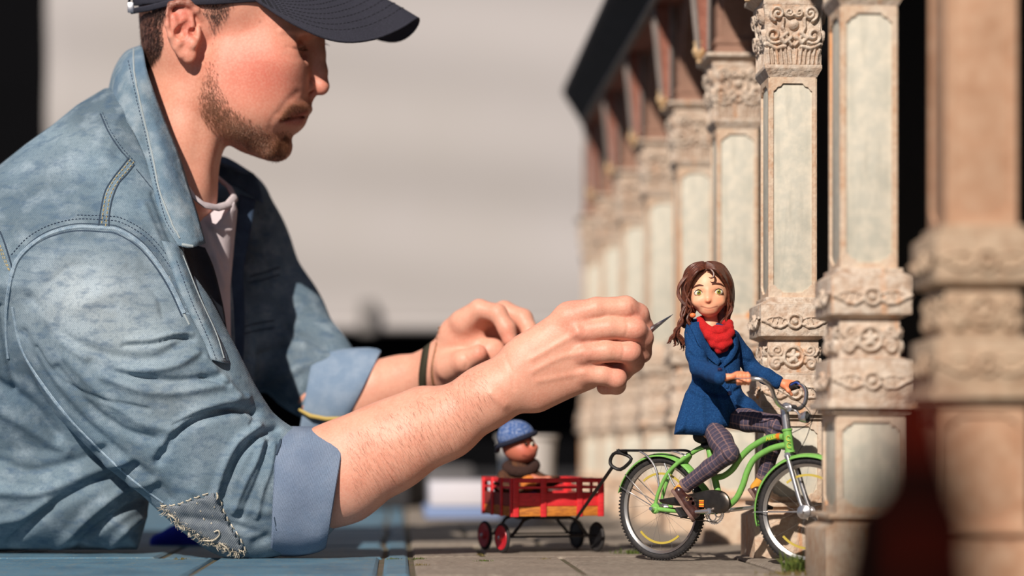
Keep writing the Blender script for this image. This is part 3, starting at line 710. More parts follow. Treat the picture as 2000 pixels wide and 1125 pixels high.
Mskin = mat('skin', SK, 0.46, attr=True, noise=[(60, lin(206, 120, 98), 0.28), (420, lin(240, 190, 168), 0.25), (900, lin(176, 96, 76), 0.3, (0.62, 0.72))], bump=[(1100, 0.35, 0.0004), (260, 0.25, 0.0006)], sss=0.12, spec=0.35)
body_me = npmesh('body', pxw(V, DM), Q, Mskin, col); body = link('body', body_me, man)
camo = Vector((0, 0, HC))
def bvh_of(V, Q, D): return BVHTree.FromPolygons([tuple(p) for p in pxw(V, D)], Q.tolist())
BODY = bvh_of(V, Q, DM)
def hit(bvh, u, v):
    d = (Pt(u, v, 2.0)-camo).normalized(); r = bvh.ray_cast(camo, d); return (r[0], r[1]) if r[0] is not None else (None, None)
def hitn(bvh, u, v):
    p, n = hit(bvh, u, v)
    if p is None: return None, None
    if n.dot(p-camo) > 0: n = -n
    return p, n
def surf_line(mb, bvh, pts, wd, fl=0.5, lift=0.0, D=DM, n=6, step=6, taper=False):
    """raised cord lying on a surface, following points picked on its lens side"""
    px = D/F; c = cr(pts, 6); L = np.concatenate([[0], np.cumsum(np.hypot(*(c[1:, :2]-c[:-1, :2]).T))]); m = max(2, int(L[-1]/step))
    q = np.stack([np.interp(np.linspace(0, L[-1], m+1), L, c[:, i]) for i in (0, 1)], 1)
    P, Nn = [], []; 
    for u, v in q:
        p, nn = hitn(bvh, u, v)
        if p is None: continue
        if P and (p-P[-1]).length > 0.03: continue
        P.append(p+nn*lift*px); Nn.append(nn)
    if len(P) < 2: return
    R = [wd*px*(math.sin(math.pi*min(1, max(0.15, i/(len(P)-1))))**0.5 if taper else 1) for i in range(len(P))]
    mb.tube(P, R, n, flat=fl, nrm=Nn)
def stitches(mb, bvh, pts, dash=5, gap=3, wd=0.9, off=0.0, D=DM, lift=0.8, base=0.2):
    px = D/F; c = cr(pts, 6); 
    if off:
        t = np.gradient(c[:, :2], axis=0); t /= np.linalg.norm(t, axis=1)[:, None]+1e-9; c = c[:, :2]+np.stack([-t[:, 1], t[:, 0]], 1)*off
    L = np.concatenate([[0], np.cumsum(np.hypot(*(c[1:, :2]-c[:-1, :2]).T))]); s = 0
    while s+dash < L[-1]:
        a = [np.interp(s, L, c[:, i]) for i in (0, 1)]; e = [np.interp(s+dash, L, c[:, i]) for i in (0, 1)]; s += dash+gap
        p, n1 = hitn(bvh, *a); r, n2 = hitn(bvh, *e)
        if p is None or r is None or (p-r).length > 0.02: continue
        mb.tube([p+n1*base*px, (p+r)/2+(n1+n2)*0.5*(lift+base)*px, r+n2*base*px], wd*px, 4)
def hairs(mb, bvh, region, n, ln, r0, dirf, D=DM, tilt=0.5, dens=None):
    """short single hairs rooted on the skin inside a picked region"""
    A = np.array(region); lo, hi = A.min(0), A.max(0); k = 0; px = D/F; t = 0
    while k < n and t < n*6:
        t += 1; u, v = random.uniform(lo[0], hi[0]), random.uniform(lo[1], hi[1])
        sd_ = sdpoly(np.array([u]), np.array([v]), region)[0]
        if sd_ > 0 or (dens and random.random() > dens(u, v, -sd_)): continue
        p, nn = hitn(bvh, u, v)
        if p is None: continue
        dx, dz = dirf(u, v); d = Vector((dx+random.gauss(0, .22), random.gauss(0, .15), -dz+random.gauss(0, .22))); d = d-nn*d.dot(nn)
        if d.length < 1e-5: continue
        d.normalize(); l = ln*px*random.uniform(.6, 1.3); q = p+(nn*tilt+d).normalized()*l; sd2 = nn.cross(d)*r0*px
        q2 = p+(nn*tilt*1.3+d*.6).normalized()*l*.55
        mb.add([p-sd2, p+sd2, q2+sd2*.8, q2-sd2*.8, q], [(0, 1, 2, 3), (3, 2, 4)]); k += 1
Mbeard = mat('beard_hair', lin(120, 78, 54), 0.6); Mhair = mat('brown_hair', lin(58, 38, 32), 0.55); Marm = mat('arm_hair', lin(150, 100, 76), 0.6)
hb = MB()
hairs(hb, BODY, [(402, 110), (424, 118), (432, 170), (452, 206), (500, 240), (535, 256), (562, 254), (574, 262), (570, 290), (560, 308), (540, 318), (505, 312), (465, 298), (425, 272), (392, 232), (384, 190), (396, 150)], 4200, 6.5, 0.30, lambda u, v: (0.35, 1), dens=lambda u, v, s: min(1, 0.05+s/34)*min(1, max(.3, (v-90)/120)))
hairs(hb, BODY, [(548, 232), (556, 214), (574, 203), (598, 200), (606, 208), (596, 217), (572, 226), (556, 238)], 420, 6, 0.28, lambda u, v: (0.3, 1))
hairs(hb, BODY, [(520, 300), (560, 262), (566, 285), (560, 306), (541, 317), (520, 316)], 620, 7, 0.33, lambda u, v: (0.2, 1))
bo = hb.build('beard', Mbeard, man, smooth=False); tag(bo, 'short reddish brown stubble beard', kind='stuff')
hh = MB()
hairs(hh, BODY, [(268, -20), (330, -20), (326, 20), (318, 50), (320, 84), (312, 110), (296, 128), (282, 150), (272, 90)], 2200, 9, 0.55, lambda u, v: (-0.1, 1), dens=lambda u, v, s: min(1, .35+s/14))
hairs(hh, BODY, [(385, -10), (462, -10), (452, 22), (438, 46), (424, 66), (418, 96), (410, 60), (396, 30)], 520, 8, 0.26, lambda u, v: (0.05, 1), dens=lambda u, v, s: min(1, .1+s/20)*min(1, max(.15, (85-v)/60)))
ho = hh.build('hair', Mhair, man, smooth=False); tag(ho, 'short faded brown hair below the cap', kind='stuff')
ah = MB()
hairs(ah, BODY, [(672, 850), (760, 806), (870, 752), (940, 712), (960, 780), (900, 860), (800, 930), (690, 980)], 1100, 15, 0.11, lambda u, v: (0.6, .9), tilt=.25)
ao = ah.build('arm_hair', Marm, man, smooth=False); tag(ao, 'fine hairs on the forearm', kind='stuff')
# eye: lashes of the lowered lid
ey = MB()
for k in range(12):
    u = 586+k*1.2; p, nn = hitn(BODY, u, 98-k*.15)
    if p: ey.tube([p, p+Vector((0.0022, -0.0006, -0.0016))], [0.00025, 0.00005], 4)
for k in range(9):
    p = wpt(606+k*.8, 80, HWc+30, DM); ey.tube([p, p+Vector((0.0155+.0004*k, 0, -0.0015-.0005*k))], [0.0003, 0.00006], 4)
tag(ey.build('eyelashes', Mhair, man), kind='stuff')

# ------------------------------------------------------------------ cap
Mcap = mat('cap_cloth', lin(36, 36, 48), 0.9, noise=(1400, lin(62, 62, 76), 0.6), bump=(1500, 0.5, 0.0004), extra=twill(1500, 0.25))
cap = empty('cap', (0, 0, 0)); cap.parent = man; cap.matrix_parent_inverse = wm(man).inverted()
cs = Sculpt()
cs.ell((430, -26, HWc), (174, 164, 137), 4)
cs.ell((430, -24, HWc), (168, 158, 131), 3, 's')
cs.infl([(200, 20), (330, 6), (420, 3), (500, -4), (620, -14), (700, 60), (700, 400), (200, 400)], HWc, 300, 1, 3, 's')
cV, cQ = cs.mesh(h=3.4); cQ = outward(cV, cQ, cs); cV = relax(cV, cQ, 2, .5)
link('crown', npmesh('crown', pxw(cV, DM), cQ, Mcap), cap)
CAPB = bvh_of(cV, cQ, DM)
# visor: curved sheet; s across (near side -1 .. far side +1), t root -> edge
RIM = cr([(500, 0, -120), (556, 37, -132), (602, 61, -130), (640, 76, -122), (676, 82, -108), (710, 80, -88), (745, 72, -60), (785, 54, -30), (813, 36, -2), (817, 44, 24), (806, 62, 52), (786, 77, 78), (760, 81, 100), (720, 70, 118), (660, 44, 130), (600, 16, 130), (540, -6, 120)], 8)
ROOT = cr([(498, -3, -118), (530, -14, -112), (556, -22, -98), (580, -28, -76), (596, -34, -50), (606, -38, -26), (610, -40, 0), (606, -38, 26), (596, -34, 50), (580, -28, 76), (556, -22, 98), (538, -14, 112), (530, -8, 118)], 8)
def visor(s, t, up=0.0):
    k = (s+1)/2; a = k*(len(RIM)-1.001); i = int(a); R_ = RIM[i]*(1-a+i)+RIM[i+1]*(a-i)
    a = k*(len(ROOT)-1.001); i = int(a); O_ = ROOT[i]*(1-a+i)+ROOT[i+1]*(a-i)
    p = O_+(R_-O_)*t; bul = 16*math.sin(math.pi*t)*math.sin(math.pi*k)
    return (p[0], p[1]-up-bul, HWc+p[2])
vm = MB(); ns, nt_ = 40, 22
for up, fl in ((3.2, 1), (-2.2, -1)):
    vm.grid([[wpt(*visor(-1+2*i/ns, j/nt_, up), DM) for j in range(nt_+1)] for i in range(ns+1)])
rim = [wpt(*visor(-1+2*i/ns, 1.0, 0.5), DM) for i in range(ns+1)]
vm.tube(rim, 3.0*DM/F, 8)
vis = vm.build('visor', Mcap, cap)
vs_ = MB()
for t in (0.30, 0.38, 0.46, 0.54, 0.62, 0.70, 0.78, 0.86):
    for i in range(0, 116, 2):
        a, e = -0.97+1.94*i/116, -0.97+1.94*(i+1.3)/116
        vs_.tube([wpt(*visor(a, t, 3.7), DM), wpt(*visor(e, t, 3.7), DM)], 0.7*DM/F, 4)
so_ = vs_.build('visor_stitching', mat('dark_thread', lin(22, 22, 30), .8), vis); tag(so_, kind='stuff')
sb = MB(); sb.tube([wpt(254, -10, HWc-30, DM), wpt(252, 8, HWc-32, DM), wpt(256, 22, HWc-36, DM), wpt(290, 16, HWc-92, DM), wpt(330, 6, HWc-116, DM), wpt(420, 3, HWc-134, DM), wpt(500, -2, HWc-120, DM), wpt(560, -10, HWc-84, DM)], 6*DM/F, 8, flat=.5).build('sweatband_edge', Mcap, cap)
MB().box(wpt(249, 24, HWc-50, DM), wpt(262, 6, HWc-44, DM), bev=.0005).build('buckle', mat('steel_buckle', lin(190, 190, 195), .3, 1), cap)
MB().ball(wpt(430, -192, HWc, DM), 0.006, sc=(1, 1, .5)).build('top_button', Mcap, cap)

# ------------------------------------------------------------------ jacket
jk = empty('denim_jacket'); jk.parent = man; jk.matrix_parent_inverse = wm(man).inverted()
j = Sculpt()
tors = [(-640, 1076), (-680, 940), (-660, 760), (-560, 640), (-400, 540), (-200, 420), (-60, 350), (0, 322), (50, 282), (100, 246), (150, 205), (205, 172), (262, 172), (300, 230), (345, 330), (400, 400), (436, 440), (448, 500), (456, 600), (460, 700), (440, 800), (390, 860), (330, 905), (296, 960), (286, 1020), (270, 1074)]
XP = lambda v: np.interp(v, [300, 380, 480, 520, 620, 705, 800, 900], [350, 352, 362, 374, 408, 440, 470, 480])
def torT(u, v):
    t = (210+np.clip((v-200)/3, 0, 90)-np.clip((v-560)/2.0, 0, 160))*np.sqrt(np.clip(1-(np.clip(u-170, 0, 400)/400)**2, 0.02, 1))
    return t+(30-t)*np.clip((u-XP(v)+6)/16, 0, 1)
j.infl(tors, 235, torT, lambda u, v: np.where(u > XP(v), 26, 150), 10)
# near sleeve
j.chain([(205, 610, 10, 184), (262, 700, 4, 176), (335, 800, 12, 156), (420, 900, 36, 134), (482, 958, 52, 126), (560, 960, 56, 118)], 16, 40, sw=0.62)
j.ell((150, 540, 30), (128, 100, 96), 40)
j.ell((436, 742, 20), (20, 11, 50), 10, rz=.6); j.ell((470, 800, 30), (24, 13, 60), 10, rz=.5); j.ell((498, 836, 40), (22, 12, 60), 10, rz=.4)
# far shoulder, sleeve and chest front
j.chain([(452, 405, 520, 78), (474, 480, 560, 84), (540, 620, 560, 88), (604, 718, 515, 84), (650, 765, 465, 78)], 30, 30, sw=0.8)
j.ell((470, 580, 540), (80, 200, 100), 40)
j.ell((440, 700, 420), (60, 150, 100), 40)
V, Q = j.mesh(h=3.6, slack=1.15, clip=(np.array([-700, 100, -240]), np.array([900, 1400, 700]))); Q = outward(V, Q, j); V = relax(V, Q, 1, .4)
nearw = (-400, 170)
V = disp_strokes(V, Q, [
    # sleeve folds
    ([(60, 585), (110, 650), (200, 690), (300, 700), (368, 660)], 14, -7, nearw), ([(75, 610), (140, 680), (230, 722), (330, 716), (384, 690)], 11, 7, nearw),
    ([(180, 705), (260, 735), (340, 745), (425, 735)], 11, -9, nearw), ([(200, 735), (280, 762), (350, 765), (430, 752)], 12, 7, nearw),
    ([(110, 720), (170, 790), (240, 840), (300, 858)], 12, -8, nearw), ([(130, 700), (200, 770), (270, 822), (330, 838)], 12, 6, nearw),
    ([(310, 900), (340, 850), (400, 815), (470, 800), (500, 806)], 11, -12, nearw), ([(320, 870), (360, 820), (420, 790), (480, 778)], 12, 9, nearw),
    ([(435, 985), (450, 930), (475, 880), (510, 850), (540, 838)], 9, -9, nearw), ([(420, 970), (436, 915), (462, 865), (505, 832)], 9, 8, nearw),
    ([(455, 1000), (480, 940), (500, 900), (512, 862)], 6, 7, nearw), ([(470, 1010), (498, 950), (515, 905), (524, 865)], 5, -6, nearw),
    ([(500, 1010), (512, 960), (528, 915), (535, 870)], 5, 5, nearw), ([(400, 700), (440, 745), (462, 770)], 10, 8, nearw),
    ([(380, 960), (430, 985), (520, 1000)], 12, 5, nearw), ([(360, 1010), (430, 1020), (500, 1040)], 10, -5, nearw), ([(500, 1060), (520, 1050)], 12, -6, nearw),
    ([(45, 650), (90, 740), (170, 830), (290, 930), (330, 975)], 12, -6, nearw), ([(270, 940), (300, 985), (360, 1035)], 16, 5, nearw),
    ([(120, 500), (200, 480), (280, 500), (340, 560)], 20, 6, nearw), ([(150, 600), (220, 570), (300, 590)], 22, 5, nearw), 
    ([(240, 676), (300, 672), (346, 660), (378, 664)], 4, -6, nearw), ([(250, 664), (300, 661), (344, 650), (376, 652)], 4, 4, nearw), ([(340, 830), (390, 806), (450, 800), (478, 806)], 4, -7, nearw), ([(70, 680), (120, 748), (200, 780), (290, 800)], 5, -5, nearw), ([(448, 968), (462, 910), (496, 862)], 4, -5, nearw), ([(396, 735), (430, 748), (444, 752)], 4, -5, nearw), ([(490, 830), (500, 812), (498, 800)], 4, -4, nearw), ([(90, 556), (140, 520), (190, 520)], 6, -3, nearw), ([(250, 520), (300, 570), (320, 620)], 6, -3, nearw),
    # shoulder / yoke folds
    ([(0, 400), (60, 380), (120, 360), (180, 372)], 14, -5), ([(10, 370), (70, 345), (130, 325), (190, 330)], 14, 5), ([(30, 320), (90, 290), (150, 260), (200, 270)], 13, 4), ([(150, 230), (180, 262), (230, 300)], 10, -4),
    ([(280, 400), (310, 470), (345, 540), (370, 600)], 9, 4), ([(300, 380), (330, 460), (362, 520)], 8, -4),
    # torso folds below the sleeve
    ([(-20, 740), (60, 790), (110, 850)], 14, -10), ([(-20, 790), (50, 830), (130, 880)], 16, 8), ([(0, 900), (60, 920), (150, 900), (200, 880)], 14, -9), ([(0, 960), (80, 960), (180, 920), (250, 900)], 14, 9),
    ([(20, 1060), (90, 1000), (170, 950), (260, 915)], 12, -10), ([(110, 1075), (170, 1010), (250, 950), (300, 940)], 12, 9), ([(150, 1075), (200, 1025), (280, 975)], 9, -10), ([(210, 1078), (250, 1030), (300, 1000)], 9, 8), ([(-20, 1020), (40, 1010), (90, 980)], 12, 6),
    ([(0, 600), (12, 680), (30, 760)], 8, -5), 
    # far front folds
    ([(500, 400), (520, 480), (530, 560)], 9, -5, (170, 700)), ([(470, 700), (520, 690), (580, 660)], 10, -7, (170, 700)), ([(500, 760), (560, 730), (640, 700)], 12, 8, (170, 700)), ([(560, 640), (600, 660), (640, 680)], 9, -6, (170, 700)), ([(560, 810), (600, 760), (640, 730)], 9, -6, (170, 700)),
    ([(460, 640), (490, 620), (530, 600)], 8, 4, (170, 700))])
def ws(u, v, off=0, du=0):
    p, n = hit(JKF, u-du, v); return ((p.y-DM)*F/DM-off) if p is not None else 60
JKF = bvh_of(V, Q, DM)
rn = rng.normal
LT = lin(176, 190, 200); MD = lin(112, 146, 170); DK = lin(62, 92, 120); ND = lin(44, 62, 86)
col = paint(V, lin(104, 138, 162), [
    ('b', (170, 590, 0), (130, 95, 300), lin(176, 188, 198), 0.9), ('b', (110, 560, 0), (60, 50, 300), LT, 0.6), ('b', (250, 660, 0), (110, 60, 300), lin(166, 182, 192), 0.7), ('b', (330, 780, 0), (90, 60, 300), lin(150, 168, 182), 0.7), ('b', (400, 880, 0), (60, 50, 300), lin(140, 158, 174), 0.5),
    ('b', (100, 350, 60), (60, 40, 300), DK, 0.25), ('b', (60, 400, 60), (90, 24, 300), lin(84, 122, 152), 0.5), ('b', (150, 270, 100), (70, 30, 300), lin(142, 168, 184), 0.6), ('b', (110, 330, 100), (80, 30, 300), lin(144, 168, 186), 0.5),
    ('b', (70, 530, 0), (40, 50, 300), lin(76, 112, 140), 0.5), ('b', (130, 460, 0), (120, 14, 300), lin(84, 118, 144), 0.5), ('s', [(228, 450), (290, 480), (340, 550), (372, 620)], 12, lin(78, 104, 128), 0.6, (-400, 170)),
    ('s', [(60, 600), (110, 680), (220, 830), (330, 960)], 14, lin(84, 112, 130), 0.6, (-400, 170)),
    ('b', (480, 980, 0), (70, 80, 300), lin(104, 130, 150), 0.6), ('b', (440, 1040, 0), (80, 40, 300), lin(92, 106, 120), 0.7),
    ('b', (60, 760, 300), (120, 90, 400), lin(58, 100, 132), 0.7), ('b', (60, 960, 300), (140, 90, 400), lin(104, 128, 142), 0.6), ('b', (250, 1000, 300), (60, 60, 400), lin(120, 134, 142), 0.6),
    ('b', (490, 540, 350), (90, 200, 140), ND, 0.7), ('b', (600, 700, 430), (70, 60, 140), lin(104, 126, 146), 0.6)])  # first blob paints the shade of the far chest into the denim
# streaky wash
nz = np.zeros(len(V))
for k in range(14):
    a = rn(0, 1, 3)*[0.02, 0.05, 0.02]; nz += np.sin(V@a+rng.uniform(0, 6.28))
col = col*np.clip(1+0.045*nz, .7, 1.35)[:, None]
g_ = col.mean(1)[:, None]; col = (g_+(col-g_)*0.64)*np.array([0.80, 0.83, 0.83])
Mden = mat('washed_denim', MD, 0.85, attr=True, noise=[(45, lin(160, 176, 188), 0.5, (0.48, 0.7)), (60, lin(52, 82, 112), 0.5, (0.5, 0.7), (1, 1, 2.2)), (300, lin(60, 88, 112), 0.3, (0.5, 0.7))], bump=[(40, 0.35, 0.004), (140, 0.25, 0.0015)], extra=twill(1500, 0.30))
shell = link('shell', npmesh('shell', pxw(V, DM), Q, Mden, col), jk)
JK = bvh_of(V, Q, DM)
def sheet(rows, th, name, m, parent, D=DM, sub=5, thick_px=5, colf=None):
    """smooth thick cloth sheet through a grid of (u, v, w) points"""
    R = [cr(r, sub) for r in rows]; R = np.array(R); Cc = np.array([cr(R[:, i], sub) for i in range(R.shape[1])]); Cc = np.transpose(Cc, (1, 0, 2))
    mb = MB(); mb.grid([[wpt(*p, D) for p in r] for r in Cc]); o = mb.build(name, m, parent)
    sm = o.modifiers.new('s', 'SOLIDIFY'); sm.thickness = thick_px*D/F; sm.offset = 0
    return o, BVHTree.FromPolygons([tuple(q) for q in mb.v], mb.f)
Mden2 = mat('collar_denim', lin(108, 130, 146), 0.85, noise=[(60, lin(150, 164, 174), 0.7, (0.42, 0.62)), (40, lin(74, 106, 134), 0.6, (0.48, 0.65), (1, 1, .4))], bump=[(90, 0.5, 0.003), (250, .3, .001)], extra=twill(1500, 0.30))
Mcuff = mat('cuff_denim', lin(112, 128, 152), 0.9, noise=[(60, lin(146, 158, 178), 0.5), (30, lin(84, 100, 126), 0.5)], bump=[(90, 0.3, 0.002)], extra=twill(1700, 0.35, (0, 0.2, 0)))
collar, CB = sheet([
    [(272, 96, 330), (276, 90, 260), (280, 100, 150), (290, 150, 92), (318, 228, 80), (344, 290, 78), (366, 360, ws(312, 360, -30)), (386, 424, ws(326, 424, -34)), (400, 476, ws(338, 476, -34))],
    [(244, 108, 340), (246, 104, 260), (252, 118, 140), (268, 170, 72), (302, 250, 50), (324, 310, 36), (346, 378, ws(314, 378, 2)), (366, 436, ws(328, 436, 0)), (386, 480, ws(340, 480, -4))],
    [(226, 140, 350), (224, 138, 260), (232, 150, 128), (262, 204, 66), (292, 280, ws(280, 280, 10)), (308, 340, ws(294, 340, 10)), (326, 402, ws(312, 402, 11)), (346, 448, ws(328, 448, 11)), (368, 484, ws(340, 482, 10))],
    [(214, 186, 350), (212, 184, 260), (222, 200, 118), (256, 250, ws(256, 250, 5)), (282, 304, ws(282, 304, 5)), (296, 352, ws(296, 352, 5)), (308, 403, ws(308, 403, 5)), (328, 448, ws(326, 448, 6)), (348, 480, ws(336, 480, 7))]], 0, 'collar', Mden2, jk)
tag(collar, 'turned down collar with a pale edge seam')
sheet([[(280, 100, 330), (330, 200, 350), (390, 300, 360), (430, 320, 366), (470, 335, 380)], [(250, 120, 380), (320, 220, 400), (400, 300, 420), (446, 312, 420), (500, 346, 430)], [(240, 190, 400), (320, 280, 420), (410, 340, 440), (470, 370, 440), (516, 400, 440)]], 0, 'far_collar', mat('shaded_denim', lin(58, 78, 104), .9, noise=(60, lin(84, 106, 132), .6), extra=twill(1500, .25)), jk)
# front placket (near side)
pk = [(340, 476), (356, 522), (374, 572), (398, 624), (424, 676), (436, 708)]
placket, PB = sheet([[(u+13, v+2, ws(u-16, v)+26) for u, v in pk], [(u, v, ws(u-16, v)-2) for u, v in pk], [(u-16, v-4, ws(u-22, v-4)-7) for u, v in pk], [(u-24, v-6, ws(u-28, v-6)-1) for u, v in pk]], 0, 'placket', Mden2, jk, thick_px=3)
sheet([[(352, 478, ws(336, 478)+12), (366, 520, ws(350, 520)+12), (384, 570, ws(368, 570)+12), (406, 622, ws(390, 622)+12), (426, 668, ws(408, 668)+12)], [(376, 478, 66), (388, 520, 70), (404, 566, 74), (420, 616, 84), (434, 660, 92)], [(400, 484, 100), (416, 520, 108), (428, 564, 112), (438, 612, 116), (444, 660, 120)]], 0, 'opening_shade', mat('painted_shade_denim', lin(24, 30, 42), .95, noise=(60, lin(38, 48, 64), .5), extra=twill(1500, .25)), jk, thick_px=2)  # dark sheet added inside the jacket opening to stand for the shadow there
# open edge of the far front
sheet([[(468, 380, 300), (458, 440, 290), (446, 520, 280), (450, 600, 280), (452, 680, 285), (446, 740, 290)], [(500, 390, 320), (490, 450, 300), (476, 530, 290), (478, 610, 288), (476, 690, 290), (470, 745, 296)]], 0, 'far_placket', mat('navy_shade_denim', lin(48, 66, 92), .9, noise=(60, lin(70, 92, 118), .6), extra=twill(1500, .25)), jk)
# cuffs: rolled tubes
def cuff(name, rings, m, parent, th=6):
    """rings: (centre u, v, w, radius along v, radius along w, lean)"""
    mb = MB(); G = []
    n = 48
    for (cu, cv, cw, rv, rw, ln) in rings:
        row = []
        for k in range(n):
            a = 2*math.pi*k/n; wob = 1+0.018*math.sin(3*a+cu*.05)+0.012*math.sin(7*a+cv*.03)
            row.append(wpt(cu+ln*math.cos(a), cv-rv*wob*math.cos(a), cw-rw*wob*math.sin(a), DM))
        G.append(row)
    vs = [p for r in G for p in r]; fs = []
    for i in range(len(G)-1):
        for k in range(n): l = (k+1) % n; fs.append((i*n+k, i*n+l, (i+1)*n+l, (i+1)*n+k))
    mb.add(vs, fs); o = mb.build(name, m, parent); s = o.modifiers.new('s', 'SOLIDIFY'); s.thickness = th*DM/F; s.offset = 0
    sb_ = o.modifiers.new('b', 'SUBSURF'); sb_.levels = 1; sb_.render_levels = 1; return o, BVHTree.FromPolygons([tuple(q) for q in mb.v], mb.f)
cf, CF = cuff('cuff', [(548, 964, 54, 112, 86, 4), (534, 962, 54, 122, 96, 5), (534, 960, 54, 125, 99, 5), (560, 960, 54, 126, 100, 6), (600, 958, 52, 125, 99, 10), (640, 954, 50, 124, 97, 16), (656, 951, 50, 121, 96, 20), (657, 950, 50, 116, 92, 20), (640, 952, 50, 108, 86, 17), (600, 956, 50, 104, 84, 10)], Mcuff, jk, 4)
tag(cf, 'wide turned up cuff showing the pale reverse of the denim')
cf2, CF2 = cuff('cuff', [(604, 786, 472, 84, 70, 18), (592, 790, 474, 96, 80, 16), (600, 786, 472, 98, 82, 18), (640, 776, 464, 94, 80, 28), (690, 766, 452, 88, 76, 36), (708, 763, 447, 80, 70, 40), (702, 764, 448, 70, 62, 38), (650, 776, 462, 66, 58, 26)], mat('far_cuff_denim', lin(120, 142, 168), .9, noise=(60, lin(150, 166, 186), .5), extra=twill(1600, .2)), jk, 4)
ys = MB(); ys.tube([wpt(584, 800, 386, DM), wpt(606, 812, 380, DM), wpt(636, 818, 378, DM), wpt(672, 818, 382, DM)], [3*DM/F]+[4.5*DM/F]*3, 8).build('selvedge', mat('yellow_selvedge', lin(196, 170, 96), .8), cf2)
# seams: raised cords and their stitching
Mseam = mat('seam_denim', lin(150, 168, 182), 0.85, noise=(200, lin(96, 122, 146), 0.6), extra=twill(1500, .3)); Mthr = mat('gold_thread', lin(192, 170, 118), 0.8); Mthd = mat('navy_thread', lin(44, 60, 84), 0.8); Mdseam = mat('dark_seam', lin(50, 66, 84), .9)
arm_seam = [(22, 540), (34, 508), (62, 478), (100, 456), (150, 444), (205, 446), (232, 450), (272, 474), (306, 512), (336, 560), (360, 612)]
def seam(name, bvh, pts, wd, fl, m, parent=None, lift=0):
    a = MB(); surf_line(a, bvh, pts, wd, fl, lift)
    if a.v: return a.build(name, m, parent or jk)
seam('armhole_seam', JK, arm_seam, 5.0, .7, Mseam); seam('sleeve_back_seam', JK, [(22, 540), (14, 590), (12, 640), (16, 700)], 4, .7, Mseam)
seam('fold_edge', JK, [(p[0], p[1]-7) for p in arm_seam[1:]], 1.1, .5, Mdseam); seam('fold_edge', JK, [(p[0]-4, p[1]+7) for p in arm_seam], 1.6, .3, Mdseam)
yoke = [(196, 222), (212, 258), (236, 294), (262, 322)]
for pts, w_ in ((yoke, 1.5), ([(252, 308), (238, 326), (222, 346), (206, 372), (198, 404), (192, 444)], 1.5), ([(262, 322), (248, 340), (232, 358), (220, 386), (214, 416), (212, 446)], 1.7), ([(266, 330), (284, 352), (300, 372)], 1.2), ([(0, 452), (10, 478), (24, 524)], 1.6)):
    seam('shoulder_seam', JK, pts, w_, .7, Mdseam)
st = MB()
for off in (-4, 4): stitches(st, JK, [(258, 314), (243, 333), (227, 352), (212, 379), (206, 410), (202, 444)], 5, 3, .9, off)
stitches(st, JK, [(0, 470), (10, 496), (22, 528)], 5, 3, .9, 3); stitches(st, JK, [(0, 486), (6, 504), (20, 534)], 5, 3, .9, 0)
so_ = st.build('gold_stitching', Mthr, jk); tag(so_, kind='stuff')
st = MB(); stitches(st, JK, arm_seam[1:], 4, 3, .8, -16); stitches(st, JK, arm_seam[4:], 4, 3, .8, -24); stitches(st, JK, yoke, 4, 3, .8, -5)
so_ = st.build('navy_stitching', Mthd, jk); tag(so_, kind='stuff')
seam('sleeve_seam', JK, [(30, 640), (46, 690), (84, 750), (140, 822), (200, 884), (262, 940), (318, 982)], 2.4, .7, Mseam); seam('sleeve_seam', JK, [(24, 600), (40, 676), (76, 742), (130, 812), (196, 880)], 3.6, .6, Mseam)
Mpale = mat('pale_seam', lin(158, 168, 172), .85)
seam('yoke_seam', JK, [(330, 540), (352, 596), (370, 634)], 2, .6, Mpale)
seam('collar_seam', CB, [(262, 92), (264, 150), (284, 240), (300, 312), (312, 372), (334, 432), (352, 466)], 1.8, .8, Mpale, collar, 3); seam('collar_edge', CB, [(356, 478), (376, 482), (396, 478)], 3, .6, Mpale, collar, 3); seam('placket_seam', PB, [(356, 500), (388, 580), (420, 650), (436, 700)], 2, .7, Mpale, placket, 2)
st = MB(); stitches(st, CB, [(252, 120), (270, 200), (292, 300), (322, 420), (342, 458)], 4, 3, .9, 0, base=2.6); stitches(st, PB, [(344, 510), (374, 590), (404, 656), (422, 704)], 4, 3, .8, base=2); so_ = st.build('collar_stitching', Mthd, jk); tag(so_, kind='stuff')
# cuff edge and seam, bar tack
seam('cuff_seam', CF, [(541, 850), (548, 862), (542, 880), (534, 900), (532, 925)], 4.5, .9, Mdseam, cf); seam('cuff_seam', CF, [(536, 1010), (545, 1060), (556, 1084)], 2, .6, Mdseam, cf)
for pts in ([(362, 600), (378, 603)], [(362, 612), (378, 615)]): seam('bar_tack', JK, pts, 2.6, .6, Mseam)
for pts in ([(488, 540), (516, 532), (546, 522)], [(486, 552), (516, 546), (546, 536)], [(470, 640), (500, 632), (536, 626)], [(470, 654), (500, 646), (536, 640)]): seam('pocket_flap_seam', JK, pts, 2, .7, Mdseam)
p, n = hitn(JK, 466, 452)
if p: sm_ = MB(); sm_.tube([Pt(450, 446, p.y-.004), Pt(466, 434, p.y-.004), Pt(480, 450, p.y-.004), Pt(462, 476, p.y-.004)], 2.6*DM/F, 6).build('button_tab', Mdseam, jk)
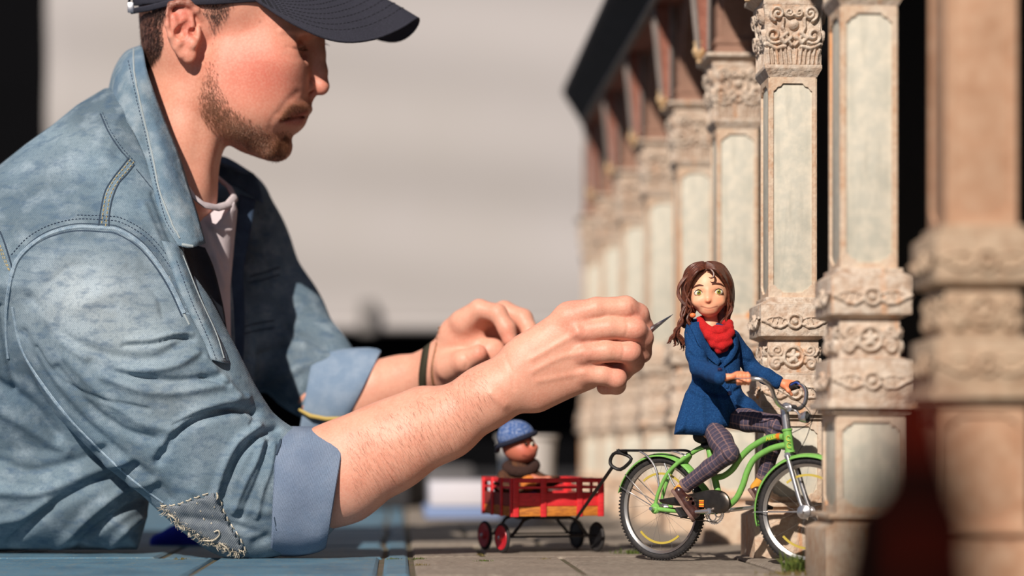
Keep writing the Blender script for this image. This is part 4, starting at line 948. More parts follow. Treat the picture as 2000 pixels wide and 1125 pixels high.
# elbow patch with frayed edge and hand stitches
pp = [(314, 990), (345, 988), (382, 974), (421, 963), (430, 985), (446, 1018), (468, 1052), (480, 1082), (450, 1072), (410, 1055), (380, 1040), (350, 1020)]
pm = MB(); vs = []; 
NPX = 26; A = np.array(pp); gx = np.linspace(A[:, 0].min(), A[:, 0].max(), NPX); gy = np.linspace(A[:, 1].min(), A[:, 1].max(), NPX); idx = {}
for i, u in enumerate(gx):
    for k, v in enumerate(gy):
        if sdpoly(np.array([u]), np.array([v]), pp)[0] < 2.5:
            p, n = hitn(JK, u, v)
            if p: idx[(i, k)] = len(vs); vs.append(p+n*1.6*DM/F)
fs = [(idx[(i, k)], idx[(i+1, k)], idx[(i+1, k+1)], idx[(i, k+1)]) for (i, k) in idx if all(q in idx for q in ((i+1, k), (i+1, k+1), (i, k+1)))]
pm.add(vs, fs); po = pm.build('elbow_patch', mat('patch_denim', lin(104, 112, 122), .9, noise=(120, lin(140, 146, 150), .6), extra=twill(1100, .35, (0, -.7, 0))), jk); s = po.modifiers.new('s', 'SOLIDIFY'); s.thickness = .0012
st = MB(); Mcream = mat('cream_thread', lin(204, 192, 172), .85)
for l in ([(314, 987), (345, 985), (382, 971), (421, 960)], [(423, 962), (432, 985), (448, 1018), (470, 1052), (482, 1078)], [(384, 976), (398, 1008), (404, 1026)], [(424, 966), (418, 996), (412, 1030)]): stitches(st, JK, l, 11, 6, 1.5, 0, lift=4)
st.build('patch_stitches', Mcream, po)
fr = MB()
for k in range(300):
    t = random.random(); q = cr([(318, 996), (340, 1016), (372, 1042), (410, 1062), (450, 1078), (478, 1088)], 6); i = t*(len(q)-1.01); a = q[int(i)]*(1-i % 1)+q[int(i)+1]*(i % 1)
    u, v = a[0]+random.gauss(0, 4), a[1]-random.uniform(0, 14)
    p, n = hitn(JK, u, v)
    if not p: continue
    l = random.uniform(4, 12)*DM/F; d = Vector((random.uniform(-1, .6), random.uniform(-.5, .1), random.uniform(-.7, .6))).normalized(); e = d.cross(n)*.3
    fr.tube([p, p+n*l*.35+d*l*.4, p+n*l*.4+(d+e).normalized()*l*.9], [.0004, .00032, .0001], 3)
for pts in ([(400, 1052), (418, 1052), (430, 1042), (428, 1034), (420, 1036)], [(330, 1000), (344, 1010), (352, 1024), (360, 1030)], [(430, 1056), (446, 1068), (452, 1082)]):
    w_ = [];
    for (u, v) in cr(pts, 5):
        p, n = hitn(JK, u, v)
        if p: w_.append(p+n*.003)
    if len(w_) > 1: fr.tube(w_, .0008, 5)
so_ = fr.build('frayed_threads', Mcream, po); tag(so_, kind='stuff')
# t-shirt
ts = Sculpt(); ts.infl([(352, 340), (380, 386), (404, 402), (434, 402), (458, 392), (464, 410), (458, 470), (450, 560), (452, 700), (440, 760), (380, 700), (330, 500), (310, 400)], 250, 90, 60, 6)
V, Q = ts.mesh(h=3.2); Q = outward(V, Q, ts)
V = disp_strokes(V, Q, [([(400, 430), (420, 470), (440, 520)], 8, -4), ([(380, 400), (410, 440), (450, 450)], 7, 4), ([(420, 500), (440, 560)], 8, 4)])
Mts = mat('white_cotton', lin(214, 202, 206), .9, noise=(30, lin(196, 184, 190), .5), bump=[(60, .4, .003), (1500, .3, .0003)])
tso = link('t_shirt', npmesh('t_shirt', pxw(V, DM), Q, Mts), man); TB = bvh_of(V, Q, DM)
nb = MB(); nb.tube([wpt(366, 366, 96, DM), wpt(378, 384, 92, DM), wpt(398, 400, 104, DM), wpt(424, 406, 140, DM), wpt(446, 400, 190, DM), wpt(458, 386, 240, DM), wpt(448, 366, 280, DM), wpt(424, 346, 300, DM)], 9*DM/F, 10, flat=.5); nb.build('neckband', Mts, tso)
# bracelets
br = MB(); G = []
def wring(cu, cv, cw, rv, rw, ln, wd, name, m, parent, th):
    n = 40; Gr = []
    for du in (-wd/2, wd/2):
        cc = wpt(cu+du, cv-du*.45, cw, DM); row = []
        for k in range(n):
            a = 2*math.pi*k/n; q = wpt(cu+du+ln*math.cos(a)-abs(math.sin(a))*9, cv-du*.45-90*math.cos(a), cw-90*math.sin(a), DM); c2 = wpt(cu+du-abs(math.sin(a))*9, cv-du*.45, cw, DM)
            h_ = BODY.ray_cast(q, (c2-q).normalized(), .1)[0]; row.append((h_ if h_ is not None else q.lerp(c2, .5))-(c2-q).normalized()*th*.7*DM/F)
        Gr.append(row)
    mb = MB(); vs = [p for r in Gr for p in r]; mb.add(vs, [(k, (k+1) % n, n+(k+1) % n, n+k) for k in range(n)]); o = mb.build(name, m, parent); s = o.modifiers.new('s', 'SOLIDIFY'); s.thickness = th*DM/F; return o
wb = wring(834, 729, 392, 55, 50, 6, 15, 'wristband', mat('dark_olive_strap', lin(50, 46, 30), .8), man, 3); tag(wb, 'dark olive strap')
ch = MB(); n = 64
for k in range(n):
    a = 2*math.pi*k/n; q = wpt(856+8*math.cos(a)-abs(math.sin(a))*12, 718-90*math.cos(a), 372-90*math.sin(a), DM); c2 = wpt(856-abs(math.sin(a))*12, 718, 372, DM)
    h_ = BODY.ray_cast(q, (c2-q).normalized(), .1)[0]; c = (h_ if h_ is not None else q.lerp(c2, .5))-(c2-q).normalized()*.0012
    ch.tube([c+Vector((2.2*DM/F*math.cos(t), 1.2*DM/F*math.sin(t)*(k % 2), 2.8*DM/F*math.sin(t))) for t in np.linspace(0, 2*math.pi, 8)[:-1]], .7*DM/F, 4, closed=True)
co_ = ch.build('bracelet', mat('silver_chain', lin(200, 180, 150), .3, 1), man); tag(co_, 'thin silver chain bracelet')
# ------------------------------------------------------------------ the pointed tool in his hand
tl = empty('fine_scissors', wpt(1262, 652, 30, DM), 0, 'pointed steel blades of small scissors held in the fingers of the man', 'scissors')
def blade(a, bb, wa, wb_, th, off):
    m = MB(); A_ = wpt(*a, DM); B_ = wpt(*bb, DM); d = (B_-A_).normalized(); n = Vector((0, -1, 0)); s = d.cross(n).normalized(); px = DM/F; o_ = n*off*px
    vs = []
    for P, w_ in ((A_, wa), (A_.lerp(B_, .35), wa*.92), (B_, wb_)):
        for (x, y) in ((-1, 0), (0, 1), (1, .15), (0, -1)): vs.append(P+o_+s*x*w_*px+n*y*th*px)
    fs = [(i*4+k, i*4+(k+1) % 4, (i+1)*4+(k+1) % 4, (i+1)*4+k) for i in range(2) for k in range(4)]+[(3, 2, 1, 0), (8, 9, 10, 11)]
    return m.add(vs, fs)
Mste = mat('polished_steel', lin(150, 152, 160), .22, 1.0)
blade((1205, 690, 30), (1314, 614, -30), 10, .6, 3, 0).build('blade', Mste, tl, smooth=False)
blade((1205, 694, 34), (1311, 617, -28), 8, .5, 3, -5).build('blade', Mste, tl, smooth=False)
for c_ in ((1160, 700, 66), (1150, 728, 62)):
    MB().tube([wpt(c_[0]+22*math.cos(t), c_[1]+15*math.sin(t), c_[2], DM) for t in np.linspace(0, 2*math.pi, 25)[:-1]], 3.5*DM/F, 8, closed=True).build('finger_ring', Mste, tl)
# ================================================================== THE BICYCLE
BR = Vector((0.152, 2.083)); BA = math.radians(-41.0); FW = Vector((math.cos(BA), math.sin(BA))); LT_ = Vector((FW.y, -FW.x))   # forward, and sideways towards the lens
def bp(u, v, lat=0.0, D=None):
    R = BR+LT_*lat; a = (u-1000)/F; Y = R.dot(LT_)/(a*LT_.x+LT_.y); return Pt(u, v, Y)
FW3 = Vector((FW.x, FW.y, 0)); LT3 = Vector((LT_.x, LT_.y, 0)); UP = Vector((0, 0, 1))
Mgrn = mat('green_paint', lin(126, 186, 92), 0.35, noise=[(160, lin(108, 164, 76), 0.5), (420, lin(70, 90, 40), 0.3, (0.66, 0.74))], coat=.3)
Mchr = mat('chrome', lin(222, 218, 218), 0.26, 0.92); Mrub = mat('black_rubber', lin(34, 32, 34), 0.75, noise=(300, lin(60, 56, 54), 0.5)); Mblk = mat('black_metal', lin(30, 30, 32), 0.4, 0.3)
Mrim = mat('silver_rim', lin(190, 186, 182), 0.3, 0.9); Mylw = mat('yellow_reflector', lin(190, 168, 70), 0.6); Msteel = mat('dark_steel', lin(96, 88, 82), 0.35, 0.9, noise=(90, lin(60, 54, 50), .5))
bike = empty('bicycle', bp(1385, 1094, 0) * 1.0, BA, 'small green cruiser bicycle ridden by the puppet in the blue coat', 'bicycle'); bike.location.z = 0
WR = 0.0528
def wheel(C, yaw, name='wheel'):
    """C hub centre; axle direction from yaw"""
    e = bpy.data.objects.new(name, None); COL.objects.link(e); e.parent = bike; e.matrix_parent_inverse = wm(bike).inverted(); e.location = C; e.empty_display_size = .01
    f = Vector((math.cos(yaw), math.sin(yaw), 0)); l = Vector((f.y, -f.x, 0))
    M = Matrix((f.to_4d(), UP.to_4d(), l.to_4d(), (0, 0, 0, 1))).transposed(); M.col[3] = C.to_4d(); M[3][3] = 1
    for c in range(3): M[3][c] = 0
    def circ(r, off=0, n=72, a0=0, a1=2*math.pi): return [M @ Vector((r*math.cos(a0+(a1-a0)*k/n), r*math.sin(a0+(a1-a0)*k/n), off)) for k in range(n)]
    m = MB(); m.tube(circ(WR-.0036), .0036, 14, closed=True)
    for k in range(90):                                        # knobs of the tread
        a = 2*math.pi*k/90
        for o in (-.0019, .0019):
            P = M @ Vector(((WR-.0003)*math.cos(a+o*8), (WR-.0003)*math.sin(a+o*8), o)); r = (M.to_3x3() @ Vector((math.cos(a), math.sin(a), 0))); t = (M.to_3x3() @ Vector((-math.sin(a), math.cos(a), 0)))
            B = Matrix((t.to_4d(), l.to_4d(), r.to_4d(), (0, 0, 0, 1))).transposed()
            for c in range(3): B[3][c] = 0
            m.box((-.0008, -.0013, -.0006), (.0008, .0013, .0004), Matrix.Translation(P) @ B.to_3x3().to_4x4())
    m.build('tire', Mrub, e)
    m = MB(); prof = [(WR-.0072, -.0028), (WR-.0066, -.0030), (WR-.0078, -.0022), (WR-.0096, -.0014), (WR-.0096, .0014), (WR-.0078, .0022), (WR-.0066, .0030), (WR-.0072, .0028)]
    m.lathe(prof, M, 72, cap=False); 
    m.build('rim', Mrim, e)
    m = MB(); m.lathe([(.0001, -.009), (.0016, -.009), (.0018, -.006), (.0052, -.0058), (.0052, -.0048), (.003, -.0045), (.003, .0045), (.0052, .0048), (.0052, .0058), (.0018, .006), (.0016, .009), (.0001, .009)], M, 20); m.build('hub', Mchr, e)
    for k in range(20):
        a = 2*math.pi*k/20; s_ = 1 if k % 2 else -1; m = MB()
        m.tube([M @ Vector((.005*math.cos(a+.9*(1 if k % 4 < 2 else -1)), .005*math.sin(a+.9*(1 if k % 4 < 2 else -1)), .0052*s_)), M @ Vector(((WR-.0095)*math.cos(a), (WR-.0095)*math.sin(a), 0))], .00011, 4); m.build('spoke', Mchr, e)
    for a0 in (0.75, 0.75+math.pi):
        m = MB(); n = 20; vs = []
        for i in range(n+1):
            a = a0+1.5*i/n
            for (rr, o) in ((.0342, .0012), (.0364, .0012), (.0364, .0004), (.0342, .0004)): vs.append(M @ Vector((rr*math.cos(a), rr*math.sin(a), o)))
        fs = [(i*4+k, i*4+(k+1) % 4, (i+1)*4+(k+1) % 4, (i+1)*4+k) for i in range(n) for k in range(4)]+[(3, 2, 1, 0), tuple(n*4+k for k in range(4))]
        m.add(vs, fs); m.build('reflector_arc', Mylw, e)
    return e, M
RC = bp(1292, 992); RC.z = WR; FC = bp(1579, 999); FC.z = WR
wheel(RC, BA); FY = math.radians(-31); fwh, FM = wheel(FC, FY)
FFW = Vector((math.cos(FY), math.sin(FY), 0)); FLT = Vector((FFW.y, -FFW.x, 0))
def btube(name, pts, r, m, parent=None, sub=6, n=12, flat=None):
    """pts: (u, v, lat)"""
    c = cr([bp(*p) for p in pts], sub); R = r if not hasattr(r, '__len__') else np.interp(np.linspace(0, 1, len(c)), np.linspace(0, 1, len(r)), r)
    return MB().tube(c, R, n, flat=flat).build(name, m, parent or bike)
fr_ = [( 'top_tube', [(1531, 853, 0), (1515, 853, 0), (1496, 857, 0), (1468, 873, 0), (1447, 893, 0), (1431, 916, 0), (1414, 929, 0), (1398, 933, 0)], .0031),
       ('down_tube', [(1536, 869, 0), (1520, 872, 0), (1500, 879, 0), (1474, 896, 0), (1460, 920, 0), (1450, 950, 0), (1436, 976, 0), (1412, 996, 0)], .0031),
       ('seat_tube', [(1384, 872, 0), (1388, 890, 0), (1394, 925, 0), (1402, 960, 0), (1408, 994, 0)], .0034)]
for nme, pts, r in fr_: btube(nme, pts, r, Mgrn)
for s in (1, -1):
    btube('seat_stay', [(1280+(12 if s < 0 else 0), 986, s*.0105), (1286+(10 if s < 0 else 0), 962, s*.0105), (1302+(6 if s < 0 else 0), 928, s*.010), (1322, 906, s*.0085), (1345, 889, s*.006), (1366, 876, s*.004), (1384, 871, s*.0015)], [.0018, .0020, .0024, .0026], Mgrn)
    btube('chain_stay', [(1279+(12 if s < 0 else 0), 993, s*.0105), (1300, 996, s*.010), (1345, 999, s*.007), (1400, 1000, s*.004)], .0023, Mgrn)
btube('wheel_brace', [(1346, 889, 0), (1336, 910, 0), (1350, 930, 0), (1372, 950, 0), (1385, 968, 0)], .0035, Mgrn)
for s in (1, -1): MB().lathe([(.0001, -.002), (.0052, -.002), (.0056, 0), (.0042, .002), (.0001, .0025)], Matrix.Translation(RC+LT3*s*.0112) @ LT3.to_track_quat('Z', 'Y').to_matrix().to_4x4(), 18).build('dropout', Mgrn, bike)
MB().tube([RC+LT3*.010, RC+LT3*.0185], .0020, 10).build('axle_nut', Mchr, bike)
ht = MB(); a, b_ = bp(1537, 838), bp(1543, 884); d = (a-b_).normalized()
ht.tube([b_, b_+d*.0018, b_+d*.002, a-d*.002, a-d*.0018, a], [.0052, .0052, .0044, .0044, .0052, .0052], 18).build('head_tube', Mgrn, bike)
MB().tube([a, a+d*.021, a+d*.0212], [.0040, .0040, .003], 16).build('steerer', Mchr, bike)
top = a+d*.0215
hub_ax = FC
crown = b_-d*.003
MB().tube([crown-FLT*.0075, crown+FLT*.0075], .0034, 12).build('fork_crown', Mchr, bike)
for s in (1, -1):
    k0 = crown+FLT*s*.0072; k3 = FC+FLT*s*.0085; c = cr([k0, k0.lerp(k3, .45)-FFW*.001, k0.lerp(k3, .85)-FFW*.0015, k3], 8)
    MB().tube(c, np.linspace(.0028, .0018, len(c)), 12).build('fork_leg', Mchr, bike)
MB().lathe([(.0001, 0), (.0058, 0), (.0068, .0016), (.0068, .003), (.003, .0046), (.0018, .005), (.0018, .009), (.0001, .0092)], Matrix.Translation(FC+FLT*.0095) @ FLT.to_track_quat('Z', 'Y').to_matrix().to_4x4(), 20).build('axle_cap', Mchr, bike)
# fenders
def fender(C, f, l, a0, a1, name, R=WR+.0035, wd=.0068):
    mb = MB(); G = []
    for i in range(41):
        a = a0+(a1-a0)*i/40; row = []
        for k in range(9):
            t = -1+2*k/8; rr = R-.0034*t*t; row.append(C+f*(rr*math.cos(a))+UP*(rr*math.sin(a))+l*wd*t)
        G.append(row)
    mb.grid(G); o = mb.build(name, Mgrn, bike); s = o.modifiers.new('s', 'SOLIDIFY'); s.thickness = .0007; return o
fender(RC, FW3, LT3, math.radians(42), math.radians(164), 'rear_fender')
fender(FC, FFW, FLT, math.radians(62), math.radians(196), 'front_fender')
for s in (1, -1):
    MB().tube([RC+LT3*s*.0095, RC+LT3*s*.007+FW3*(WR+.001)*math.cos(2.72)+UP*(WR+.001)*math.sin(2.72)], .0005, 5).build('fender_stay', Mchr, bike)
    MB().tube([RC+LT3*s*.0095, RC+LT3*s*.007+FW3*(WR+.001)*math.cos(2.45)+UP*(WR+.001)*math.sin(2.45)], .0005, 5).build('fender_stay', Mchr, bike)
    MB().tube([FC+FLT*s*.0095, FC+FLT*s*.006+FFW*(WR+.002)*math.cos(3.16)+UP*(WR+.002)*math.sin(3.16)], .0006, 5).build('fender_stay', Mchr, bike)
# rack
rk = bpy.data.objects.new('rear_rack', None); COL.objects.link(rk); rk.parent = bike; rk.matrix_parent_inverse = wm(bike).inverted(); rk.location = bp(1280, 880)
zt = bp(1280, 880).z
def rp(u, lat, dz=0): q = bp(u, 880, lat); q.z = zt+dz; return q
rc = cr([rp(1352, .006, -.004), rp(1340, .0085), rp(1300, .0095), rp(1250, .0095), rp(1222, .0085), rp(1214, .004), rp(1214, -.004), rp(1222, -.0085), rp(1250, -.0095), rp(1300, -.0095), rp(1340, -.0085), rp(1352, -.006, -.004)], 6)
MB().tube(rc, .0013, 8).build('rack_rail', Mblk, rk)
for u in (1240, 1275, 1310): MB().tube([rp(u, .0095), rp(u, -.0095)], .0010, 6).build('rack_bar', Mblk, rk)
MB().box(rp(1204, .002, -.0012), rp(1222, -.002, .0012), bev=.0004).build('rack_end', Mblk, rk)
for s in (1, -1):
    c = cr([rp(1248, s*.0095), bp(1266, 893, s*.0102), bp(1281, 916, s*.0105), bp(1288, 952, s*.0105)], 6); MB().tube(c, .0011, 7).build('rack_leg', Mchr, rk)
    c = cr([rp(1310, s*.0095), bp(1330, 886, s*.009), bp(1346, 892, s*.006)], 6); MB().tube(c, .0010, 7).build('rack_leg', Mchr, rk)
    c = cr([bp(1298, 905, s*.010), bp(1310, 935, s*.0105), bp(1318, 950, s*.0105)], 4); MB().tube(c, .0010, 7).build('rack_leg', Mchr, rk)
# saddle and seat post
MB().tube([bp(1384, 874), bp(1382, 852)], .0022, 12).build('seat_post', Mchr, bike)
sa = Sculpt(); 
sa.chain([(1366, 852, 2, 13), (1385, 850, -2, 10), (1408, 850, -14, 6)], 8, 8); sa.ell((1378, 862, 0), (12, 7, 12), 5)
V, Q = sa.mesh(h=1.6); Q = outward(V, Q, sa); link('saddle', npmesh('saddle', pxw(V, 2.045), Q, Mblk), bike)
MB().tube([bp(1372, 868, .004), bp(1378, 872, .004), bp(1392, 868, .004)], .003, 10).build('seat_clamp', Mblk, bike)
# chain guard, crank, pedals
gu = [(1291, 976), (1303, 973), (1345, 966), (1380, 958), (1402, 957), (1418, 963), (1427, 978), (1425, 994), (1410, 1003), (1394, 1000), (1380, 992), (1350, 990), (1300, 984)]
g2 = cr([bp(u, v, .0125) for u, v in gu], 4, closed=True); cen = sum((Vector(p) for p in g2), Vector())/len(g2); vs = []; n = len(g2)
for off, sc in ((0, 1.0), (.0028, 1.0), (.0042, .94), (.0046, .80)): vs += [Vector(p)*sc+cen*(1-sc)+LT3*off for p in g2]
fs = [(r*n+k, r*n+(k+1) % n, (r+1)*n+(k+1) % n, (r+1)*n+k) for r in range(3) for k in range(n)]+[tuple(3*n+k for k in range(n)), tuple(reversed(range(n)))]
cg = MB().add(vs, fs).build('chain_guard', Msteel, bike)
for i, c in enumerate((lin(226, 150, 40), lin(206, 96, 30), lin(232, 176, 50), lin(210, 110, 40))):
    q = bp(1370, 978+i*3.6, .0176); MB().box((-.0028, -.0002, -.0007), (.0028, .0002, .0007), Matrix.Translation(q) @ Matrix.Rotation(BA, 4, 'Z')).build('sticker_stripe', mat('sticker', c, .5), cg)
BBc = bp(1407, 997, 0)
cr1 = MB(); 
for r in (.0105, .0085): cr1.tube([BBc+LT3*.010+FW3*(r*math.cos(t))+UP*(r*math.sin(t)-.002) for t in np.linspace(0, 2*math.pi, 37)[:-1]], .0007, 6, closed=True)
for k in range(3):
    t = k*2.094; cr1.tube([BBc+LT3*.010+FW3*(.0045*math.cos(t)+.0042*math.cos(x))+UP*(.0045*math.sin(t)-.002+.0042*math.sin(x)) for x in np.linspace(0, 2*math.pi, 19)[:-1]], .0006, 6, closed=True)
for k in range(36):
    t = 2*math.pi*k/36; cr1.tube([BBc+LT3*.010+FW3*(.0105*math.cos(t))+UP*(.0105*math.sin(t)-.002), BBc+LT3*.010+FW3*(.0117*math.cos(t))+UP*(.0117*math.sin(t)-.002)], .0005, 4)
cr1.build('chainring', Mchr, bike)
MB().tube([BBc-LT3*.014, BBc+LT3*.020], .0028, 12).build('crank_axle', Mchr, bike)
p1 = bp(1338, 1001, .0195); MB().tube([BBc+LT3*.0185, p1], [.0024, .0016], 10).build('crank_arm', Mchr, bike)
p2 = bp(1488, 989, -.0165); MB().tube([BBc-LT3*.0145, p2], [.0022, .0016], 10).build('crank_arm', Mchr, bike)
for P, s in ((p1, 1), (p2, -1)):
    M = Matrix.Translation(P+LT3*s*.006) @ Matrix.Rotation(BA, 4, 'Z') @ Matrix.Rotation(math.radians(50 if s > 0 else 20), 4, 'Y'); MB().box((-.006, -.0055, -.0016), (.006, .0055, .0016), M, bev=.0006).build('pedal', Mrub, bike)
for (A_, B_) in (((1290, 1000, .010), (1400, 1020, .010)), ((1300, 992, .010), (1395, 990, .010))): MB().tube([bp(*A_), bp((A_[0]+B_[0])/2, (A_[1]+B_[1])/2+3, .010), bp(*B_)], .0007, 6).build('chain', Msteel, bike)
# handlebar
HB = [bp(1420, 741, .047), bp(1436, 741, .046), bp(1466, 740, .044), bp(1484, 741, .041), bp(1499, 749, .036), bp(1508, 762, .031), bp(1513, 777, .025), bp(1521, 790, .016), bp(1533, 797, .007), bp(1546, 797, 0), bp(1560, 798, -.009), bp(1570, 790, -.016), bp(1574, 778, -.022), bp(1574, 764, -.028), bp(1568, 754, -.034), bp(1558, 751, -.040), bp(1546, 755, -.043), bp(1537, 758, -.044)]
c = cr(HB, 6); MB().tube(c, .0021, 12).build('handlebar', Mchr, bike)
MB().tube(cr(HB[:3], 5)[:9], .0042, 14).build('grip', Mrub, bike); MB().tube(cr(HB[-3:], 5), .0042, 14).build('grip', Mrub, bike)
MB().tube(cr([top, top+UP*.0015+FFW*.003, bp(1546, 797, 0)], 4), .0034, 12).build('stem', Mchr, bike)
MB().tube([bp(1546, 797, 0)-LT3*.005, bp(1546, 797, 0)+LT3*.005], .0036, 12).build('stem_clamp', Mchr, bike)
lv = MB(); lv.tube(cr([bp(1497, 743, .042), bp(1480, 737, .050), bp(1462, 739, .054), bp(1436, 739, .056)], 5), .0009, 6, flat=.6); lv.build('brake_lever', Mchr, bike)
lv = MB(); lv.tube(cr([bp(1566, 756, -.036), bp(1556, 747, -.036), bp(1545, 752, -.038)], 5), .0010, 6); lv.build('brake_lever', mat('blue_lever', lin(40, 70, 150), .4), bike)
for nm, pts in (('brake_cable', [(1490, 742, .044), (1520, 762, .030), (1556, 782, .010), (1578, 800, 0), (1585, 822, 0), (1566, 836, 0), (1546, 846, .004)]), ('brake_cable', [(1566, 756, -.034), (1590, 762, -.02), (1598, 790, -.01), (1590, 812, -.004), (1584, 830, 0)]), ('light_cable', [(1584, 828, 0), (1576, 852, 0), (1566, 872, 0), (1559, 884, 0)])):
    MB().tube(cr([bp(*p) for p in pts], 6), .0004, 5).build(nm, Mblk, bike)
# head lamp
hl = bp(1573, 815, 0); hd = (FFW*.8+UP*.05).normalized(); HM = Matrix.Translation(hl) @ hd.to_track_quat('Z', 'Y').to_matrix().to_4x4()
MB().lathe([(.0001, -.007), (.0022, -.0066), (.0046, -.004), (.0060, .0005), (.0060, .002), (.0056, .0022)], HM, 22, cap=False).build('head_lamp', Mchr, bike)
MB().lathe([(.0054, .0020), (.004, -.0005), (.0001, -.002)], HM, 22).build('reflector', mat('lamp_reflector', lin(230, 230, 228), .35, .6), bike)
Mgl = bpy.data.materials.new('lamp_glass'); Mgl.use_nodes = True; g = Mgl.node_tree.nodes['Principled BSDF']; g.inputs['Transmission Weight'].default_value = 1; g.inputs['Roughness'].default_value = .05
MB().lathe([(.0056, .002), (.004, .0036), (.0001, .0044)], HM, 22).build('lamp_lens', Mgl, bike)
MB().tube([hl-hd*.004, bp(1556, 803, 0), bp(1546, 798, 0)], .0012, 8).build('lamp_bracket', Mchr, bike)
# sticker on the top tube and the head tube
def letters(txt, M, size, m, parent, name='lettering', ext=.0001):
    cu = bpy.data.curves.new(name, 'FONT'); cu.body = txt; cu.size = size; cu.extrude = ext; cu.align_x = 'CENTER'; cu.align_y = 'CENTER'
    o = bpy.data.objects.new(name, cu); COL.objects.link(o); dg = bpy.context.evaluated_depsgraph_get(); me = bpy.data.meshes.new_from_object(o.evaluated_get(dg)); bpy.data.objects.remove(o)
    me.materials.clear(); me.materials.append(m); q = link(name, me, parent); q.matrix_parent_inverse = wm(parent).inverted(); q.matrix_basis = M; return q
tt = bp(1506, 855, .0034); tdir = (bp(1520, 852, .0034)-bp(1494, 859, .0034)).normalized(); LM = Matrix((tdir.to_4d(), (LT3.cross(tdir)).to_4d(), LT3.to_4d(), (0, 0, 0, 1))).transposed()
for c_ in range(3): LM[3][c_] = 0
letters('ALLIE', Matrix.Translation(tt) @ LM, .0052, mat('yellow_lettering', lin(222, 210, 60), .5), bike)
sw_ = mat('yellow_scroll', lin(214, 206, 80), .5)
for k in range(2): MB().tube([bp(1540+k*1.5+4*math.cos(t_), 856+k*14+5*math.sin(t_), .0050+.0003*math.cos(t_)) for t_ in np.linspace(.6, 5.4, 14)], .0004, 5).build('scroll_decoration', sw_, bike)
MB().tube([bp(1518, 852.8, 0), bp(1525, 852.4, 0)], .0033, 12).build('orange_band', mat('orange_sticker', lin(220, 120, 30), .5), bike)
# ================================================================== THE PUPPET IN THE BLUE COAT
DP = 2.04
def bw(u, v, lat): return (bp(u, v, lat).y-DP)*F/DP
pup = empty('puppet', wpt(1385, 900, 0, DP), 0, 'doll with long wavy brown hair, blue coat and red scarf riding the green bicycle', 'doll'); pup.location.z = 0.08
SKN = lin(247, 184, 148)
b = Sculpt(); W0 = 4
b.ell((1384, 560, W0), (37, 42, 36), 4); b.ell((1384, 586, W0-6), (33, 26, 29), 16); b.ell((1385, 605, W0-16), (15, 12, 15), 18)
b.ell((1383, 587.5, W0-37.5), (5, 3.8, 5), 4); b.cap((1384, 568, W0-33, 3), (1383, 584, W0-34.5, 3), 8)
for s in (-1, 1):
    b.ell((1384+s*20, 572, W0-36), (9, 6.5, 6), 7, 's'); b.ell((1384+s*19, 590, W0-24), (12, 9, 10), 10)
b.ell((1351, 593, W0-2), (5, 9, 5), 4); b.ell((1353, 616, W0-4), (0.1, 0.1, 0.1), 1); b.ell((1419, 590, W0), (4, 8, 5), 4)
b.cap((1388, 606, W0+4, 13), (1388, 640, W0+6, 14), 8)
b.chain([(1369, 597, W0-36, 1.2), (1376, 600, W0-38, 1.3), (1385, 601, W0-39, 1.3), (1394, 600, W0-38, 1.3), (1401, 597, W0-35, 1.2)], 2, 1, 's')
# hidden body core
b.chain([(1388, 636, 8, 14), (1388, 700, 6, 20), (1388, 770, 4, 20), (1390, 840, 0, 20)], 10, 10)
nh = (1448, 736, bw(1443, 736, .046)); fh = (1536, 751, bw(1540, 752, -.044))
b.chain([(1388, 650, 8, 10), (1356, 655, -14, 10), (1362, 715, -40, 8), (1418, 737, nh[2]+2, 6), (1440, 734, nh[2]-5, 6)], 8, 6)
b.chain([(1388, 650, 8, 10), (1432, 662, 20, 10), (1468, 722, 40, 8), (1518, 744, fh[2], 7), (1532, 750, fh[2]-3, 8)], 8, 6)
# near hand: palm above the grip, four fingers draped over it, thumb
x, y, z = nh
b.ell((x-3, y-4, z-5), (13, 7, 9), 5)
for k in range(4):
    fx = x-7+k*7.0
    b.chain([(fx-2, y-6, z-6, 4), (fx, y-2, z-15, 3.8), (fx+1, y+8, z-16, 3.5), (fx, y+14, z-8, 3.0)], 2.2, 3)
b.chain([(x-12, y-4, z+2, 4), (x-4, y+4, z+10, 3.6), (x+6, y+8, z+8, 3)], 4, 3)
x, y, z = fh
b.ell((x, y, z-4), (13, 9, 9), 5)
for k in range(4):
    b.chain([(x+4, y-6+k*2.5, z-2+k*4, 4), (x+16, y-4+k*2, z-4+k*5, 3.6), (x+24, y+3+k, z+2+k*4, 3.0)], 2.5, 3)
b.chain([(x-2, y+4, z-8, 4.4), (x+4, y+12, z-12, 4), (x+10, y+20, z-8, 3.2)], 4, 3)
